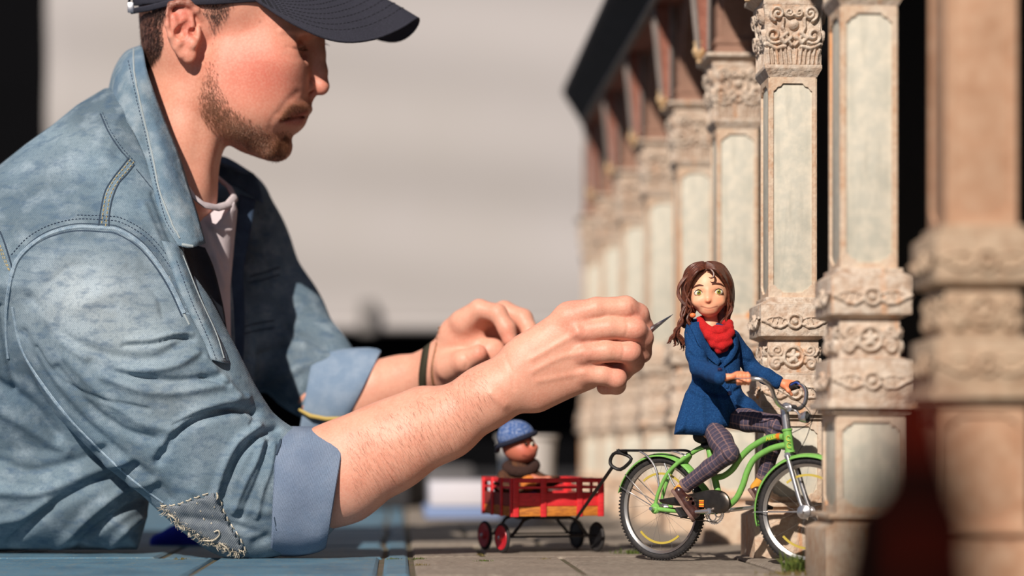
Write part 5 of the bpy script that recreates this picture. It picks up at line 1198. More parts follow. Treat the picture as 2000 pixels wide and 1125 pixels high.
# hidden leg cores down to the ankles
NL = [(1392, 838, bw(1392, 838, .012)), (1424, 886, bw(1424, 886, .017)), (1340, 948, bw(1340, 948, .020))]
FL = [(1402, 812, bw(1402, 812, -.008)), (1520, 830, bw(1520, 830, -.014)), (1492, 930, bw(1492, 930, -.017))]
for L in (NL, FL): b.chain([(*L[0], 12), (*L[1], 9), (*L[2], 7)], 8, 6)
V, Q = b.mesh(h=1.15, B=16, slack=1.1, pad=4); Q = outward(V, Q, b); V = relax(V, Q, 1, .3)
OR = lin(236, 124, 84)
col = paint(V, SKN, [('b', (1366, 588, -30), (11, 8, 30), OR, .4), ('b', (1404, 586, -30), (11, 8, 30), OR, .4), ('b', (1383, 588, -36), (8, 6, 12), OR, .6), ('b', (1384, 566, -30), (10, 10, 20), OR, .35), ('b', (1385, 616, -14), (22, 8, 30), OR, .5),
    ('b', (1351, 595, 0), (8, 12, 12), lin(232, 110, 84), .6), ('s', [(1369, 598), (1385, 602), (1401, 598)], 1.2, lin(150, 60, 50), .8, (-60, 0)), ('s', [(1377, 605), (1385, 606), (1393, 605)], 2, lin(224, 110, 90), .5, (-60, 0)),
    ('b', nh, (34, 30, 40), lin(240, 130, 84), .9), ('b', fh, (40, 34, 50), lin(240, 130, 84), .9)])
Mps = mat('puppet_skin', SKN, .5, attr=True, sss=.08, bump=(2500, .15, .0002))
po_ = link('body', npmesh('body', pxw(V, DP), Q, Mps, col), pup); PB_ = bvh_of(V, Q, DP)
def pball(name, c, r, m, parent=None, D=DP): 
    s = MB(); s.ball(wpt(*c, D), D/F, 14, sc=(r[0], r[2], r[1])); return s.build(name, m, parent or pup)
Mew = mat('eye_white', lin(244, 236, 216), .25); Mir = mat('hazel_iris', lin(150, 146, 60), .3); Mpu = mat('pupil', lin(20, 20, 16), .2); Mbr = mat('brown_brow', lin(92, 46, 30), .7)
for s, (u, v) in ((-1, (1364, 571.5)), (1, (1403.5, 569.5))):
    e = pball('eye', (u, v, W0-29), (9.0, 6.8, 5.8), Mew); pball('iris', (u+(.3 if s > 0 else .8), v, W0-33.4), (4.6, 4.8, 1.6), Mir, e); pball('pupil', (u+(.3 if s > 0 else .8), v, W0-34.6), (2.0, 2.1, 1.0), Mpu, e)
    pball('catchlight', (u-1.4, v-1.6, W0-35.4), (.7, .7, .4), Mew, e)
    MB().tube([wpt(u-8, v+1.5, W0-31, DP), wpt(u-5, v-4, W0-34, DP), wpt(u, v-6.3, W0-35.5, DP), wpt(u+5, v-4.4, W0-34.5, DP), wpt(u+8.4, v+.5, W0-31, DP)], .9*DP/F, 6).build('eyelid_line', Mbr, e)
    q = [(1353, 563), (1360, 558.5), (1367, 557), (1375, 558.5)] if s < 0 else [(1390.5, 555.5), (1398, 554), (1407, 555), (1415, 560)]
    m = MB(); surf_line(m, PB_, q, 2.1, .7, .3, D=DP, step=2, taper=True); m.build('eyebrow', Mbr, pup)
# trousers: tartan painted along each leg
MT = lin(62, 56, 74)
def trouser(name, L, r, w_hem):
    s = Sculpt(); (h, k, a) = [np.array(p, float) for p in L]
    s.chain([(*h, r[0]), (*((h+k)/2), r[1]), (*k, r[2])], 3, 8); s.chain([(*k, r[2]), (*(k*.55+a*.45), r[3]), (*a, r[4])], 8, 6)
    V, Q = s.mesh(h=.95, B=16, slack=1.1, pad=3); Q = outward(V, Q, s); kk = k[:2]; dt = (a-k)[:2]; dt /= np.linalg.norm(dt); dn = np.array([-dt[1], dt[0]])
    V = disp_strokes(V, Q, [([tuple(kk+dt*x-dn*14), tuple(kk+dt*(x+2)), tuple(kk+dt*(x-1)+dn*14)], 2.6, am) for x, am in ((6, 1.4), (12, -1.4), (18, 1.1), (-8, -1.2), (30, -.8), (42, .9), (50, -.8))])
    def fld(V):
        out = []
        for (A, B) in ((h, k), (k, a)):
            d = B-A; L_ = np.linalg.norm(d); t = d/L_; q = V-A; al = q@t; side = np.cross(t, [0, 0, 1.0]); side /= np.linalg.norm(side)+1e-9; pr = q@side; dist = np.linalg.norm(q-np.clip(al, 0, L_)[:, None]*t, axis=1)
            ang = np.arctan2(q@np.cross(t, side), pr); out.append((dist, al, ang))
        return out
    (d1, al1, an1), (d2, al2, an2) = fld(V); f = d1 < d2; al = np.where(f, al1, al2); an = np.where(f, an1, an2)*11
    c = np.tile(np.array(MT), (len(V), 1)); jit = np.random.default_rng(3).uniform(.75, 1.3, len(V))[:, None]; c = c*jit
    for arr in (al, an):
        q = np.mod(arr, 9.0); m = (np.exp(-((q-4.5)/.6)**2)*.45)[:, None]; c = c*(1-m)+np.array(lin(176, 136, 126))*m
        m = (np.exp(-((np.mod(arr+3, 9.0)-4.5)/1.0)**2)*.2)[:, None]; c = c*(1-m)+np.array(lin(96, 84, 104))*m
    o = link(name, npmesh(name, pxw(V, DP), Q, mat(name+'_tartan', MT, .9, attr=True), c), pup)
    dirn = (a-k)/np.linalg.norm(a-k); p0, p1 = a-dirn*4, a+dirn*5
    MB().tube([wpt(*p0, DP), wpt(*(p0*.5+p1*.5), DP), wpt(*p1, DP)], [w_hem*1.02*DP/F, w_hem*1.1*DP/F, w_hem*1.04*DP/F], 20).build('trouser_hem', mat('hem_cloth', lin(112, 92, 96), .9, noise=(900, lin(150, 120, 110), .5)), o)
    return o
trouser('trouser_leg', FL, (20, 22, 19, 17, 14), 14); trouser('trouser_leg', NL, (20, 23, 19, 17, 14), 14)
# socks and shoes
Msock = mat('mustard_sock', lin(214, 150, 52), .9, bump=(1500, .5, .0004)); Mshoe = mat('brown_leather_shoe', lin(50, 26, 28), .3, noise=(300, lin(96, 58, 48), .5), coat=.5); Msole = mat('rubber_sole', lin(120, 92, 84), .7); Mbuck = mat('brass_buckle', lin(200, 170, 120), .3, 1)
def shoe(an, heel, toe, w, tilt):
    e = bpy.data.objects.new('shoe', None); COL.objects.link(e); e.parent = pup; e.matrix_parent_inverse = wm(pup).inverted(); e.location = wpt(heel[0], heel[1], w, DP)
    s = Sculpt(); s.chain([(an[0], an[1], w, 10), (heel[0]+(an[0]-heel[0])*.35, heel[1]+(an[1]-heel[1])*.35, w, 9.5)], 4, 4); V, Q = s.mesh(h=1.3); Q = outward(V, Q, s); link('sock', npmesh('sock', pxw(V, DP), Q, Msock), e)
    h, t = np.array(heel, float), np.array(toe, float); d = t-h; L = np.linalg.norm(d); d /= L; n = np.array([-d[1], d[0]])*tilt   # n: towards the instep
    P = lambda a, c: tuple(h+d*a+n*c)
    s = Sculpt(); s.cap((*P(4, 9), w, 12.5), (*P(L*.5, 9), w, 12.5), 4); s.cap((*P(L*.5, 9), w, 12.5), (*P(L-11, 8), w-1, 14), 8)
    s.cap((*P(10, 24), w, 10), (*P(14, 34), w, 8.5), 5, 's'); s.cap((*P(-30, -6), w, 7), (*P(L+30, -6), w, 7), 2, 's')
    for q in ((L*.44, 19), (L*.60, 17)): s.ell((*P(*q), w-8), (3.2, 3.2, 9), 1.5, 's')
    V, Q = s.mesh(h=1.1); Q = outward(V, Q, s); link('upper', npmesh('upper', pxw(V, DP), Q, Mshoe), e)
    s = Sculpt(); s.cap((*P(3, 0), w, 11.5), (*P(L*.45, 0), w, 10.5), 3); s.cap((*P(L*.45, 0), w, 10.5), (*P(L-8, 0), w-1, 13), 5)
    pl = [P(-14, -5), P(L+10, -5), P(L+10, 2.2), P(-14, 2.2)]; s.infl(pl, w, 40, 1, 1, 'i'); V, Q = s.mesh(h=1.1, clip=(np.array([min(p[0] for p in pl)-6, min(p[1] for p in pl)-6, w-30]), np.array([max(p[0] for p in pl)+6, max(p[1] for p in pl)+6, w+30]))); Q = outward(V, Q, s)
    link('sole', npmesh('sole', pxw(V, DP), Q, Msole), e)
    a_, b2 = P(L*.36, 6), P(L*.40, 20); MB().tube([wpt(*a_, w-12, DP), wpt(*b2, w-9, DP), wpt(*P(L*.42, 21), w+4, DP)], 2.2*DP/F, 8, flat=.5).build('strap', Mshoe, e)
    cc = P(L*.38, 13); MB().tube([wpt(cc[0]+3.4*math.cos(t_), cc[1]+3.4*math.sin(t_), w-13.5, DP) for t_ in np.linspace(0, 6.283, 13)[:-1]], .7*DP/F, 6, closed=True).build('buckle', Mbuck, e)
shoe((1337, 950), (1318, 962), (1354, 1014), NL[2][2]-1, -1)
shoe((1486, 938), (1468, 960), (1484, 984), FL[2][2], -1)
# coat
Mcoat = mat('blue_felt', lin(24, 66, 116), .95, noise=[(1400, lin(58, 108, 160), .65, (.5, .68)), (700, lin(14, 44, 88), .6)], bump=[(1100, .9, .0009), (120, .3, .002)], spec=.2)
ct = Sculpt()
top_ = [(1340, 634), (1356, 622), (1374, 622), (1412, 634), (1428, 640), (1440, 652), (1446, 684), (1446, 720), (1446, 752), (1440, 770), (1360, 770), (1352, 745), (1348, 710), (1338, 668)]
ct.infl(top_, 4, lambda u, v: 30+np.clip((v-640)/20, 0, 4), 26, 6)
sk = [(1360, 748), (1440, 748), (1450, 772), (1440, 800), (1430, 810), (1424, 833), (1398, 842), (1374, 851), (1345, 849), (1316, 849), (1320, 826), (1328, 800), (1338, 768), (1348, 752)]
ct.infl(sk, 0, lambda u, v: 30+np.clip((v-760)/5, 0, 16), 24, 14)
ct.chain([(1430, 778, 6, 22), (1462, 795, 2, 15), (1486, 803, 0, 5)], 8, 8, sw=1.1)
ct.chain([(1356, 652, -10, 19), (1359, 690, -28, 19), (1366, 718, -42, 18), (1392, 730, (nh[2]-42)/2, 16.5), (1407, 738, nh[2]-3, 14.5)], 8, 8)
ct.chain([(1430, 660, 16, 16), (1452, 695, 30, 17), (1470, 722, 38, 16), (1496, 735, fh[2]+4, 15), (1518, 746, fh[2]+1, 14)], 8, 8)
ct.cap((1388, 620, -12, 15), (1388, 640, -20, 16), 6, 's')
ct.cap((1414, 740, nh[2]-2, 10.5), (1434, 742, nh[2], 10.5), 2, 's'); ct.cap((1522, 748, fh[2]+1, 10), (1534, 752, fh[2], 10), 2, 's')
V, Q = ct.mesh(h=1.5, slack=1.15, pad=4); Q = outward(V, Q, ct); V = relax(V, Q, 1, .3)
V = disp_strokes(V, Q, [
    ([(1372, 640), (1382, 670), (1400, 700), (1412, 712)], 3.0, -2.5), ([(1424, 648), (1430, 680), (1418, 704)], 3.0, -2.0), ([(1358, 650), (1368, 676), (1384, 700), (1404, 716)], 5, 2.4),
    ([(1340, 650), (1350, 668), (1362, 676)], 3, -1.5), ([(1345, 690), (1360, 700), (1376, 700)], 4, -2.4), ([(1350, 712), (1364, 706), (1380, 712)], 4, 2), ([(1376, 716), (1396, 722), (1420, 730)], 3.5, -2),
    ([(1350, 752), (1380, 764), (1420, 770), (1444, 760)], 4, -3.5), ([(1352, 762), (1384, 776), (1424, 782)], 5, 3), ([(1400, 770), (1410, 800), (1418, 830)], 5, -2.5), ([(1350, 770), (1345, 810), (1340, 845)], 7, -2.5), ([(1372, 775), (1372, 810), (1376, 848)], 7, 2.5),
    ([(1424, 786), (1450, 794), (1480, 802)], 2.2, 1.6), ([(1440, 700), (1460, 706), (1478, 716)], 4, -2.2), ([(1478, 722), (1492, 738), (1496, 750)], 4, -2), ([(1470, 710), (1484, 730)], 4, 2), ([(1410, 740), (1412, 750), (1408, 758)], 2, -1)])
coat = link('coat', npmesh('coat', pxw(V, DP), Q, Mcoat), pup); CTB = bvh_of(V, Q, DP)
def cw(u, v, off): 
    p, n = hit(CTB, u, v); return ((p.y-DP)*F/DP-off) if p is not None else -30
def lapel(name, inner, outer):
    rows = [[(u, v, cw(u, v, 3)) for u, v in inner], [((a+c)/2, (b_+d)/2, cw((a+c)/2, (b_+d)/2, 5)) for (a, b_), (c, d) in zip(inner, outer)], [(u, v, cw(u, v, 3)) for u, v in outer]]
    return sheet(rows, 0, name, Mcoat, coat, D=DP, sub=4, thick_px=3.2)[0]
lapel('lapel', [(1366, 628), (1372, 644), (1382, 668), (1396, 690), (1408, 706)], [(1346, 636), (1354, 652), (1366, 676), (1384, 700), (1402, 714)])
lapel('lapel', [(1426, 646), (1430, 660), (1430, 676), (1424, 692), (1412, 708)], [(1440, 656), (1442, 670), (1440, 684), (1430, 702), (1414, 716)])
seam('coat_seam', CTB, [(1344, 641), (1354, 643), (1362, 648)], 1.6, .7, Mcoat, coat)
seam('coat_edge', CTB, [(1412, 716), (1420, 740), (1432, 768), (1438, 790)], 2.2, .8, Mcoat, coat)
seam('cuff_band', CTB, [(1405, 716), (1403, 734), (1405, 756)], 2.2, .8, Mcoat, coat); seam('cuff_band', CTB, [(1420, 722), (1424, 738), (1420, 758)], 3.0, .8, Mcoat, coat)
for (u, v) in ((1406, 724), (1424, 768)):
    p, n = hitn(CTB, u, v)
    if p: MB().lathe([(.0001, .0018), (3.6*DP/F, .0016), (4.6*DP/F, .0006), (4.4*DP/F, -.0004)], Matrix.Translation(p+n*.0004) @ n.to_track_quat('Z', 'Y').to_matrix().to_4x4(), 16).build('button', mat('navy_button', lin(24, 30, 60), .25), coat)
# scarf
Mscf = mat('red_knit', lin(206, 24, 26), .9, bump=[(1300, 1.0, .0009)], noise=(900, lin(150, 10, 16), .5))
sc = Sculpt(); 
sc.chain([(1368, 628, -12, 8), (1376, 640, -26, 9), (1392, 648, -33, 9), (1410, 646, -33, 9), (1424, 640, -20, 9), (1424, 632, 0, 8), (1404, 628, 22, 9), (1376, 624, 20, 9), (1366, 626, 0, 8)], 3, 3)
sc.chain([(1372, 638, -22, 7), (1384, 656, -36, 8), (1402, 664, -40, 8.5), (1418, 660, -38, 9), (1427, 650, -26, 9)], 3, 3)
sc.chain([(1382, 656, -30, 7), (1394, 672, -38, 8), (1410, 676, -41, 8.5), (1424, 668, -36, 8)], 3, 3)
sc.chain([(1392, 670, -32, 6), (1404, 684, -36, 7), (1416, 680, -34, 7)], 3, 3); sc.ell((1402, 660, -22), (22, 26, 12), 4)
V, Q = sc.mesh(h=1.1, pad=3); Q = outward(V, Q, sc); so2 = link('scarf', npmesh('scarf', pxw(V, DP), Q, Mscf), pup)
# hair
Mph = mat('chestnut_hair', lin(88, 44, 30), .42, noise=[(500, lin(140, 78, 52), .5), (300, lin(48, 24, 20), .5)])
hs = Sculpt(); hs.ell((1382, 557, 8), (49, 46, 42), 4); hs.chain([(1412, 560, 10, 21), (1416, 596, 12, 16), (1410, 626, 14, 12)], 8, 8); hs.chain([(1348, 560, 10, 18), (1346, 600, 12, 14), (1340, 630, 10, 12)], 8, 8)
hs.infl([(1377, 530), (1362, 538), (1352, 556), (1349, 590), (1356, 615), (1370, 640), (1404, 640), (1416, 610), (1420, 586), (1418, 560), (1404, 538), (1390, 528)], -40, 42, 3, 5, 's')
V, Q = hs.mesh(h=1.4, pad=3); Q = outward(V, Q, hs); hair = link('hair', npmesh('hair', pxw(V, DP), Q, Mph), pup)
Rr = random.Random(5)
def lock(pts, r, name='hair_lock'):
    c = cr(pts, 6); n = len(c); R = [r*DP/F*(min(1, .35+2.2*i/n) if i < n*.3 else max(.12, 1-((i/n-.3)/.7)**2.2)) for i in range(n)]
    MB().tube([wpt(*p, DP) for p in c], R, 8).build(name, Mph, hair)
def onhead(a, f, k):      # a: -1 left .. 1 right, f: 0 part .. 1 nape, k: front (0) to back (1)
    return
for i in range(16):       # sweep to the left of the parting
    k = i/15; w0 = -34+46*k; x0 = 1377-6*k; y0 = 524-13*min(1, k*2.5)
    lock([(x0, y0, w0+4), (1362-8*k+Rr.uniform(-1, 1), 530-14*k, w0-3+6*k), (1350-10*k, 546-16*k, w0+2+4*k), (1343-9*k, 568-12*k, -18+36*k), (1341-8*k, 590, -10+30*k), (1340+Rr.uniform(-3, 3), 612, -2+20*k)], 3.2)
for i in range(18):       # and to the right
    k = i/17; w0 = -34+46*k; x0 = 1379+2*k; y0 = 524-13*min(1, k*2.5)
    lock([(x0, y0, w0+3), (1396+4*k, 526-13*k, w0-4+6*k), (1410+6*k, 540-16*k, w0+3*k), (1421+9*k, 562-10*k, -17+34*k), (1424+8*k, 590, -9+28*k), (1420+4*k+Rr.uniform(-2, 2), 616, 0+18*k), (1414+Rr.uniform(-3, 5), 640, 6+12*k)], 3.2)
for k in range(7): lock([(1422+Rr.uniform(-3, 6), 585, -10+k*4), (1428+Rr.uniform(-2, 2), 604, -8+k*4), (1420+Rr.uniform(-3, 4), 622, -6+k*4), (1424+Rr.uniform(-4, 2), 640, -2+k*4), (1416+Rr.uniform(-4, 4), 652, 0+k*3)], 3.0)
lock([(1379, 522, -32), (1388, 526, -37), (1394, 534, -40), (1393, 541, -42), (1388, 543, -42), (1384, 541, -41)], 2.4, 'forehead_curl')
for j2, dx in enumerate((0, 4, 8)):
    lock([(1352-dx, 532, -8), (1338-dx*.6, 545, -12), (1327-dx*.2, 560, -12), (1324+dx*.3, 575, -12), (1330+dx*.4, 588, -14), (1338+dx*.4, 598, -16), (1342, 612, -14)], 2.8)
lock([(1344, 548, -16), (1336, 562, -20), (1341, 580, -22), (1350, 596, -24), (1344, 612, -20), (1350, 628, -18)], 2.4)
lock([(1347, 570, -20), (1341, 590, -24), (1350, 606, -24), (1344, 622, -20), (1352, 636, -16)], 2.2)
for k in range(22):
    ex, ey = Rr.choice([(1300, 672), (1306, 668), (1318, 672), (1328, 682), (1312, 676), (1334, 676), (1324, 662)]); ex += Rr.uniform(-4, 4); ey += Rr.uniform(-4, 4); s = Rr.uniform(-5, 5)
    lock([(1343+Rr.uniform(-6, 6), 592+Rr.uniform(-6, 6), -14+k), (1334+s, 612, -18+k*1.4), (1330-s, 630, -18+k*1.3), (1322+s, 646, -16+k*1.2), ((1322+ex)/2-s*.6, 658, -14+k), (ex+4, ey-4, -12+k), (ex, ey, -14+k)], Rr.uniform(2.2, 3.4))
for k in range(5): lock([(1352, 604, -18+k*4), (1342, 622, -20+k*4), (1348, 638, -20+k*4), (1341, 652, -18+k*4), (1346, 660, -18+k*3)], 2.4)
pball('hair_bead', (1353, 616, -26), (6, 5, 5), mat('orange_bead', lin(236, 124, 70), .5), hair)
# ================================================================== THE WAGON AND THE CHILD DOLL
WA = math.radians(16.0)
C0 = Pt(1003, 1010, 2.20); C0.z = 0          # near left corner of the wagon bed
WX = Vector((math.cos(WA), math.sin(WA), 0)); WY = Vector((-math.sin(WA), math.cos(WA), 0))
WLn, WD = 0.100, 0.122; ZB = 0.0415; ZT = 0.0812
wag = empty('toy_wagon', C0+WX*WLn/2+WY*WD/2, WA, 'small red slatted wooden wagon behind the bicycle, wheels on the paving', 'wagon')
WM = Matrix.Translation(C0) @ Matrix.Rotation(WA, 4, 'Z')
Mred = mat('red_painted_wood', lin(230, 52, 58), .5, noise=[(90, lin(204, 40, 46), .6, (.4, .6), (1, 1, 5)), (300, lin(140, 60, 50), .4, (.6, .7))]); Moch = mat('ochre_wood', lin(206, 128, 46), .6, noise=(120, lin(140, 76, 34), .6, (.4, .6), (1, 1, 5))); Mred_shade = mat('shaded_red_wood', lin(150, 60, 52), .6, noise=(90, lin(116, 50, 40), .6))  # darker red of the side boards has their shade put into the colour
def wbox(name, lo, hi, m, parent=None, bev=.0004): return MB().box(lo, hi, WM, bev=bev).build(name, m, parent or wag)
wbox('bed', (0, 0, ZB), (WLn, WD, ZB+.003), Moch)
t = .0022
for nm, ax, L_, off in (('front_panel', 0, WLn, 0), ('rear_panel', 0, WLn, WD), ('side_panel', 1, WD, 0), ('side_panel', 1, WD, WLn)):
    pe = bpy.data.objects.new(nm, None); COL.objects.link(pe); pe.parent = wag; pe.matrix_parent_inverse = wm(wag).inverted(); pe.location = WM @ (Vector((L_/2, off, ZB)) if ax == 0 else Vector((off, L_/2, ZB))); pe.empty_display_size = .01
    def pb(name, a0, a1, z0, z1, m, o=0, th=t):
        lo, hi = ((a0, off-th/2+o, z0), (a1, off+th/2+o, z1)) if ax == 0 else ((off-th/2+o, a0, z0), (off+th/2+o, a1, z1)); return wbox(name, lo, hi, m, pe)
    sg = -1 if off == 0 else 1
    pb('lower_board', .0006, L_-.0006, ZB-.001, ZB+.0095, Moch); pb('board', .0006, L_-.0006, ZB+.0098, ZB+.0240, Mred if ax == 0 else Mred_shade)
    pb('rail', 0, L_, ZB+.0286, ZB+.0312, Mred); pb('rail', -.001, L_+.001, ZB+.0352, ZB+.0400, Mred)
    ks = (0.045, .34, .66, .955) if ax == 0 else (.03, .35, .66, .97)
    for k in ([.02, .33, .74, .98] if ax == 0 else ks): pb('slat_post', L_*k-.0032, L_*k+.0032, ZB-.0016, ZB+.0402, Mred, sg*.0018)
Mblw = mat('wagon_black', lin(22, 20, 22), .5)
under = MB(); 
for y in (.030, WD-.020):
    under.tube([WM @ Vector((-.004, y, .0175)), WM @ Vector((WLn+.004, y, .0175))], .0011, 8)
under.build('axle', Mblw, wag)
for y in (.030, WD-.020):
    for (xa, xb) in ((.006, .036), (WLn-.006, WLn-.036)):
        MB().tube(cr([WM @ Vector((xa, y, .0175)), WM @ Vector(((xa*.7+xb*.3), y, .028)), WM @ Vector(((xa+xb)/2, y, .0355)), WM @ Vector((xb, y, .040))], 5), .0026, 8, flat=.7).build('axle_bracket', Mblw, wag)
wbox('chassis', (.030, .02, .0365), (.070, WD-.02, .0412), Mblw)
Mwr = mat('wagon_wheel_red', lin(196, 34, 44), .4)
for (x, y) in ((0, .030), (WLn, .030), (0, WD-.020), (WLn, WD-.020)):
    s = -1 if x == 0 else 1; ctr = WM @ Vector((x+s*.004, y, .0165)); ax_ = (WX*s*math.cos(.2)-WY*math.sin(.2)*(1 if s < 0 else -1)).normalized(); M = Matrix.Translation(ctr) @ ax_.to_track_quat('Z', 'Y').to_matrix().to_4x4()
    w_ = MB().tube([M @ Vector((.0143*math.cos(t_), .0143*math.sin(t_), 0)) for t_ in np.linspace(0, 2*math.pi, 41)[:-1]], .0022, 10, closed=True, flat=.9, nrm=[ax_]*40).build('wheel', Mrub, wag)
    MB().lathe([(.0001, -.001), (.0130, -.001), (.0140, .0010), (.0130, .0024), (.0104, .0018), (.0050, .0014), (.0040, .0032), (.0001, .0032)], M, 28).build('wheel_disc', Mwr if x == 0 else Mblw, w_)
    MB().lathe([(.0001, .0028), (.0022, .0030), (.0024, .0048), (.0001, .0058)], M, 14).build('hub_cap', Mchr, w_)
# pull handle reaching up to the rack of the bicycle
hA = WM @ Vector((.070, -.004, .0385)); hB = bp(1195, 914, .004); 
MB().tube([hA, hA.lerp(hB, .5), hB], .0018, 8).build('pull_rod', Mblw, wag)
dh = (hB-hA).normalized()
c = [bp(1203, 884, .004), bp(1194, 893, .004), bp(1192, 905, .004), bp(1199, 913, .004), bp(1212, 917, .002), bp(1226, 907, .002), bp(1233, 896, .002), bp(1222, 888, .003)]
MB().tube(cr(c, 2, closed=True), .0019, 8, closed=True).build('pull_handle', Mblw, wag)
MB().tube([bp(1207, 879, .003), bp(1214, 886, .003), bp(1224, 885, .003)], .0018, 8).build('hitch', Mblk, wag)
# child doll sitting in the wagon
DC = 2.30
kid = empty('child_doll', wpt(1012, 985, 0, DC), 0, 'small child doll with blue knitted cap and brown coat sitting in the red wagon', 'doll')
k_ = Sculpt(); k_.ell((1013, 872, 0), (32, 30, 30), 4); k_.ell((1024, 884, -8), (24, 19, 24), 14); k_.ell((1044, 874, -12), (7, 6, 7), 6); k_.ell((988, 876, -4), (6, 9, 8), 4); k_.ell((1034, 868, -24), (8, 7, 6), 6, 's'); k_.cap((1012, 890, 2, 13), (1014, 925, 4, 14), 6)
k_.chain([(1014, 925, 4, 20), (1018, 965, 6, 24)], 8, 8)
k_.chain([(1030, 930, -20, 9), (1056, 940, -30, 8), (1072, 936, -34, 7)], 6, 5)
V, Q = k_.mesh(h=1.8); Q = outward(V, Q, k_)
kc = paint(V, lin(196, 116, 92), [('b', (1026, 880, -24), (18, 12, 20), lin(210, 100, 84), .6), ('s', [(1022, 890), (1032, 892), (1040, 888)], 2, lin(110, 40, 36), .7, (-60, 0))])
link('body', npmesh('body', pxw(V, DC), Q, Mps, kc), kid)
for u in (1026, 1040):
    e = pball('eye', (u, 868, -25+ (5 if u > 1030 else 0)), (4, 4, 3.6), Mew, kid, DC); pball('iris', (u+1, 868, -29+(5 if u > 1030 else 0)), (2.6, 3, 1.4), Mpu, e, DC)
k_ = Sculpt(); k_.ell((1008, 852, 2), (37, 32, 34), 4); k_.infl([(960, 878), (976, 872), (1010, 860), (1046, 846), (1060, 840), (1080, 960), (940, 960)], 0, 80, 1, 2, 's'); V, Q = k_.mesh(h=1.8); Q = outward(V, Q, k_)
cp = link('knitted_cap', npmesh('knitted_cap', pxw(V, DC), Q, mat('blue_knit', lin(60, 92, 150), .9, noise=(500, lin(190, 200, 220), .5, (.5, .6)))), kid)
MB().tube(cr([wpt(972, 880, 14, DC), wpt(974, 872, -14, DC), wpt(990, 866, -32, DC), wpt(1012, 858, -37, DC), wpt(1034, 850, -28, DC), wpt(1045, 846, -6, DC), wpt(1044, 846, 20, DC)], 5), .0030, 10).build('cap_brim', mat('navy_knit', lin(24, 30, 52), .9), cp)
k_ = Sculpt(); k_.chain([(1014, 914, 4, 22), (1016, 940, 4, 34), (1020, 975, 6, 40)], 6, 8); k_.chain([(986, 930, -14, 14), (978, 950, -30, 13), (1000, 962, -44, 10)], 8, 8); k_.chain([(1040, 928, -6, 14), (1066, 942, -20, 12), (1086, 938, -30, 10)], 8, 8)
V, Q = k_.mesh(h=2.2); Q = outward(V, Q, k_); kct = link('coat', npmesh('coat', pxw(V, DC), Q, mat('brown_fur_coat', lin(70, 44, 34), .95, noise=(300, lin(110, 70, 40), .6), bump=(500, .8, .002))), kid)
MB().tube(cr([wpt(990, 912, -10, DC), wpt(1002, 920, -26, DC), wpt(1024, 922, -28, DC), wpt(1044, 912, -14, DC), wpt(1040, 904, 10, DC), wpt(1010, 902, 20, DC)], 4, closed=True), .006, 10, closed=True).build('fur_collar', mat('dark_fur', lin(56, 34, 28), .95, bump=(400, .8, .002)), kct)
pball('front_patch', (1032, 944, -31), (16, 16, 8), mat('orange_cloth', lin(206, 120, 50), .9), kct, DC)
MB().box(WM @ Vector((.045, .012, ZB+.003)) - Vector((0, 0, 0)), WM @ Vector((.075, .040, ZB+.022)), bev=.002).build('blue_parcel', mat('pale_blue_cloth', lin(140, 160, 190), .9), kid)
k_ = Sculpt(); k_.chain([(1010, 970, -4, 18), (1000, 978, -46, 14)], 6, 6); k_.chain([(1034, 970, -4, 18), (1044, 978, -46, 14)], 6, 6); V, Q = k_.mesh(h=2.4); Q = outward(V, Q, k_); link('trousers', npmesh('trousers', pxw(V, DC), Q, mat('purple_cloth', lin(90, 50, 80), .9)), kid)

# ================================================================== things on the ground behind
Mwh = mat('white_plastic', lin(214, 206, 200), .5)
bk = MB(); x0 = Pt(1030, 900, 3.1); x0.z = 0; gz = 0
bk.lathe([(.0001, .0), (.040, .0), (.043, .10), (.045, .128), (.048, .129), (.048, .134), (.044, .134), (.041, .12), (.0001, .004)], Matrix.Translation(x0), 32)
o = bk.build('white_bucket', Mwh); tag(o, 'blurred white plastic bucket standing behind the child doll in the wagon', 'bucket')
def slabthing(name, label, cat, u0, u1, ytop, D, h, dep, m, rz=0, z0=0.0):
    a, b_ = Pt(u0, 900, D), Pt(u1, 900, D); M = Matrix.Translation(((a.x+b_.x)/2, D+dep/2, z0)) @ Matrix.Rotation(rz, 4, 'Z'); wd = b_.x-a.x
    o = MB().box((-wd/2, -dep/2, 0), (wd/2, dep/2, h), M, bev=min(.004, h*.3)).build(name, m); tag(o, label, cat); return o
Mpf = mat('white_foam', lin(206, 202, 208), .8, noise=(8, lin(190, 190, 204), .5)); Mbl = mat('pale_blue_board', lin(120, 140, 180), .7)
slabthing('foam_block', 'white block lying out of focus on the ground left of the wagon', 'block', 832, 990, 960, 3.3, .040, .20, Mpf, .06, .0205)
slabthing('blue_board', 'pale blue board lying under the white block left of the wagon', 'board', 822, 1000, 1000, 3.3, .020, .22, Mbl, .06, 0.0)
slabthing('dark_crate', 'dark grey crate out of focus behind the forearm of the man', 'crate', 700, 812, 890, 3.9, .115, .25, mat('charcoal_crate', lin(52, 50, 52), .8, noise=(20, lin(34, 32, 36), .6)), -.1)
slabthing('grey_box', 'grey box standing far back beside the dark crate', 'box', 800, 910, 920, 4.5, .075, .3, mat('mid_grey_card', lin(92, 90, 92), .8), .1)
slabthing('low_plinth', 'low dark platform at the back across the foot of the tarpaulin', 'platform', -200, 1150, 960, 5.3, .05, .6, mat('dark_platform', lin(34, 33, 36), .9))
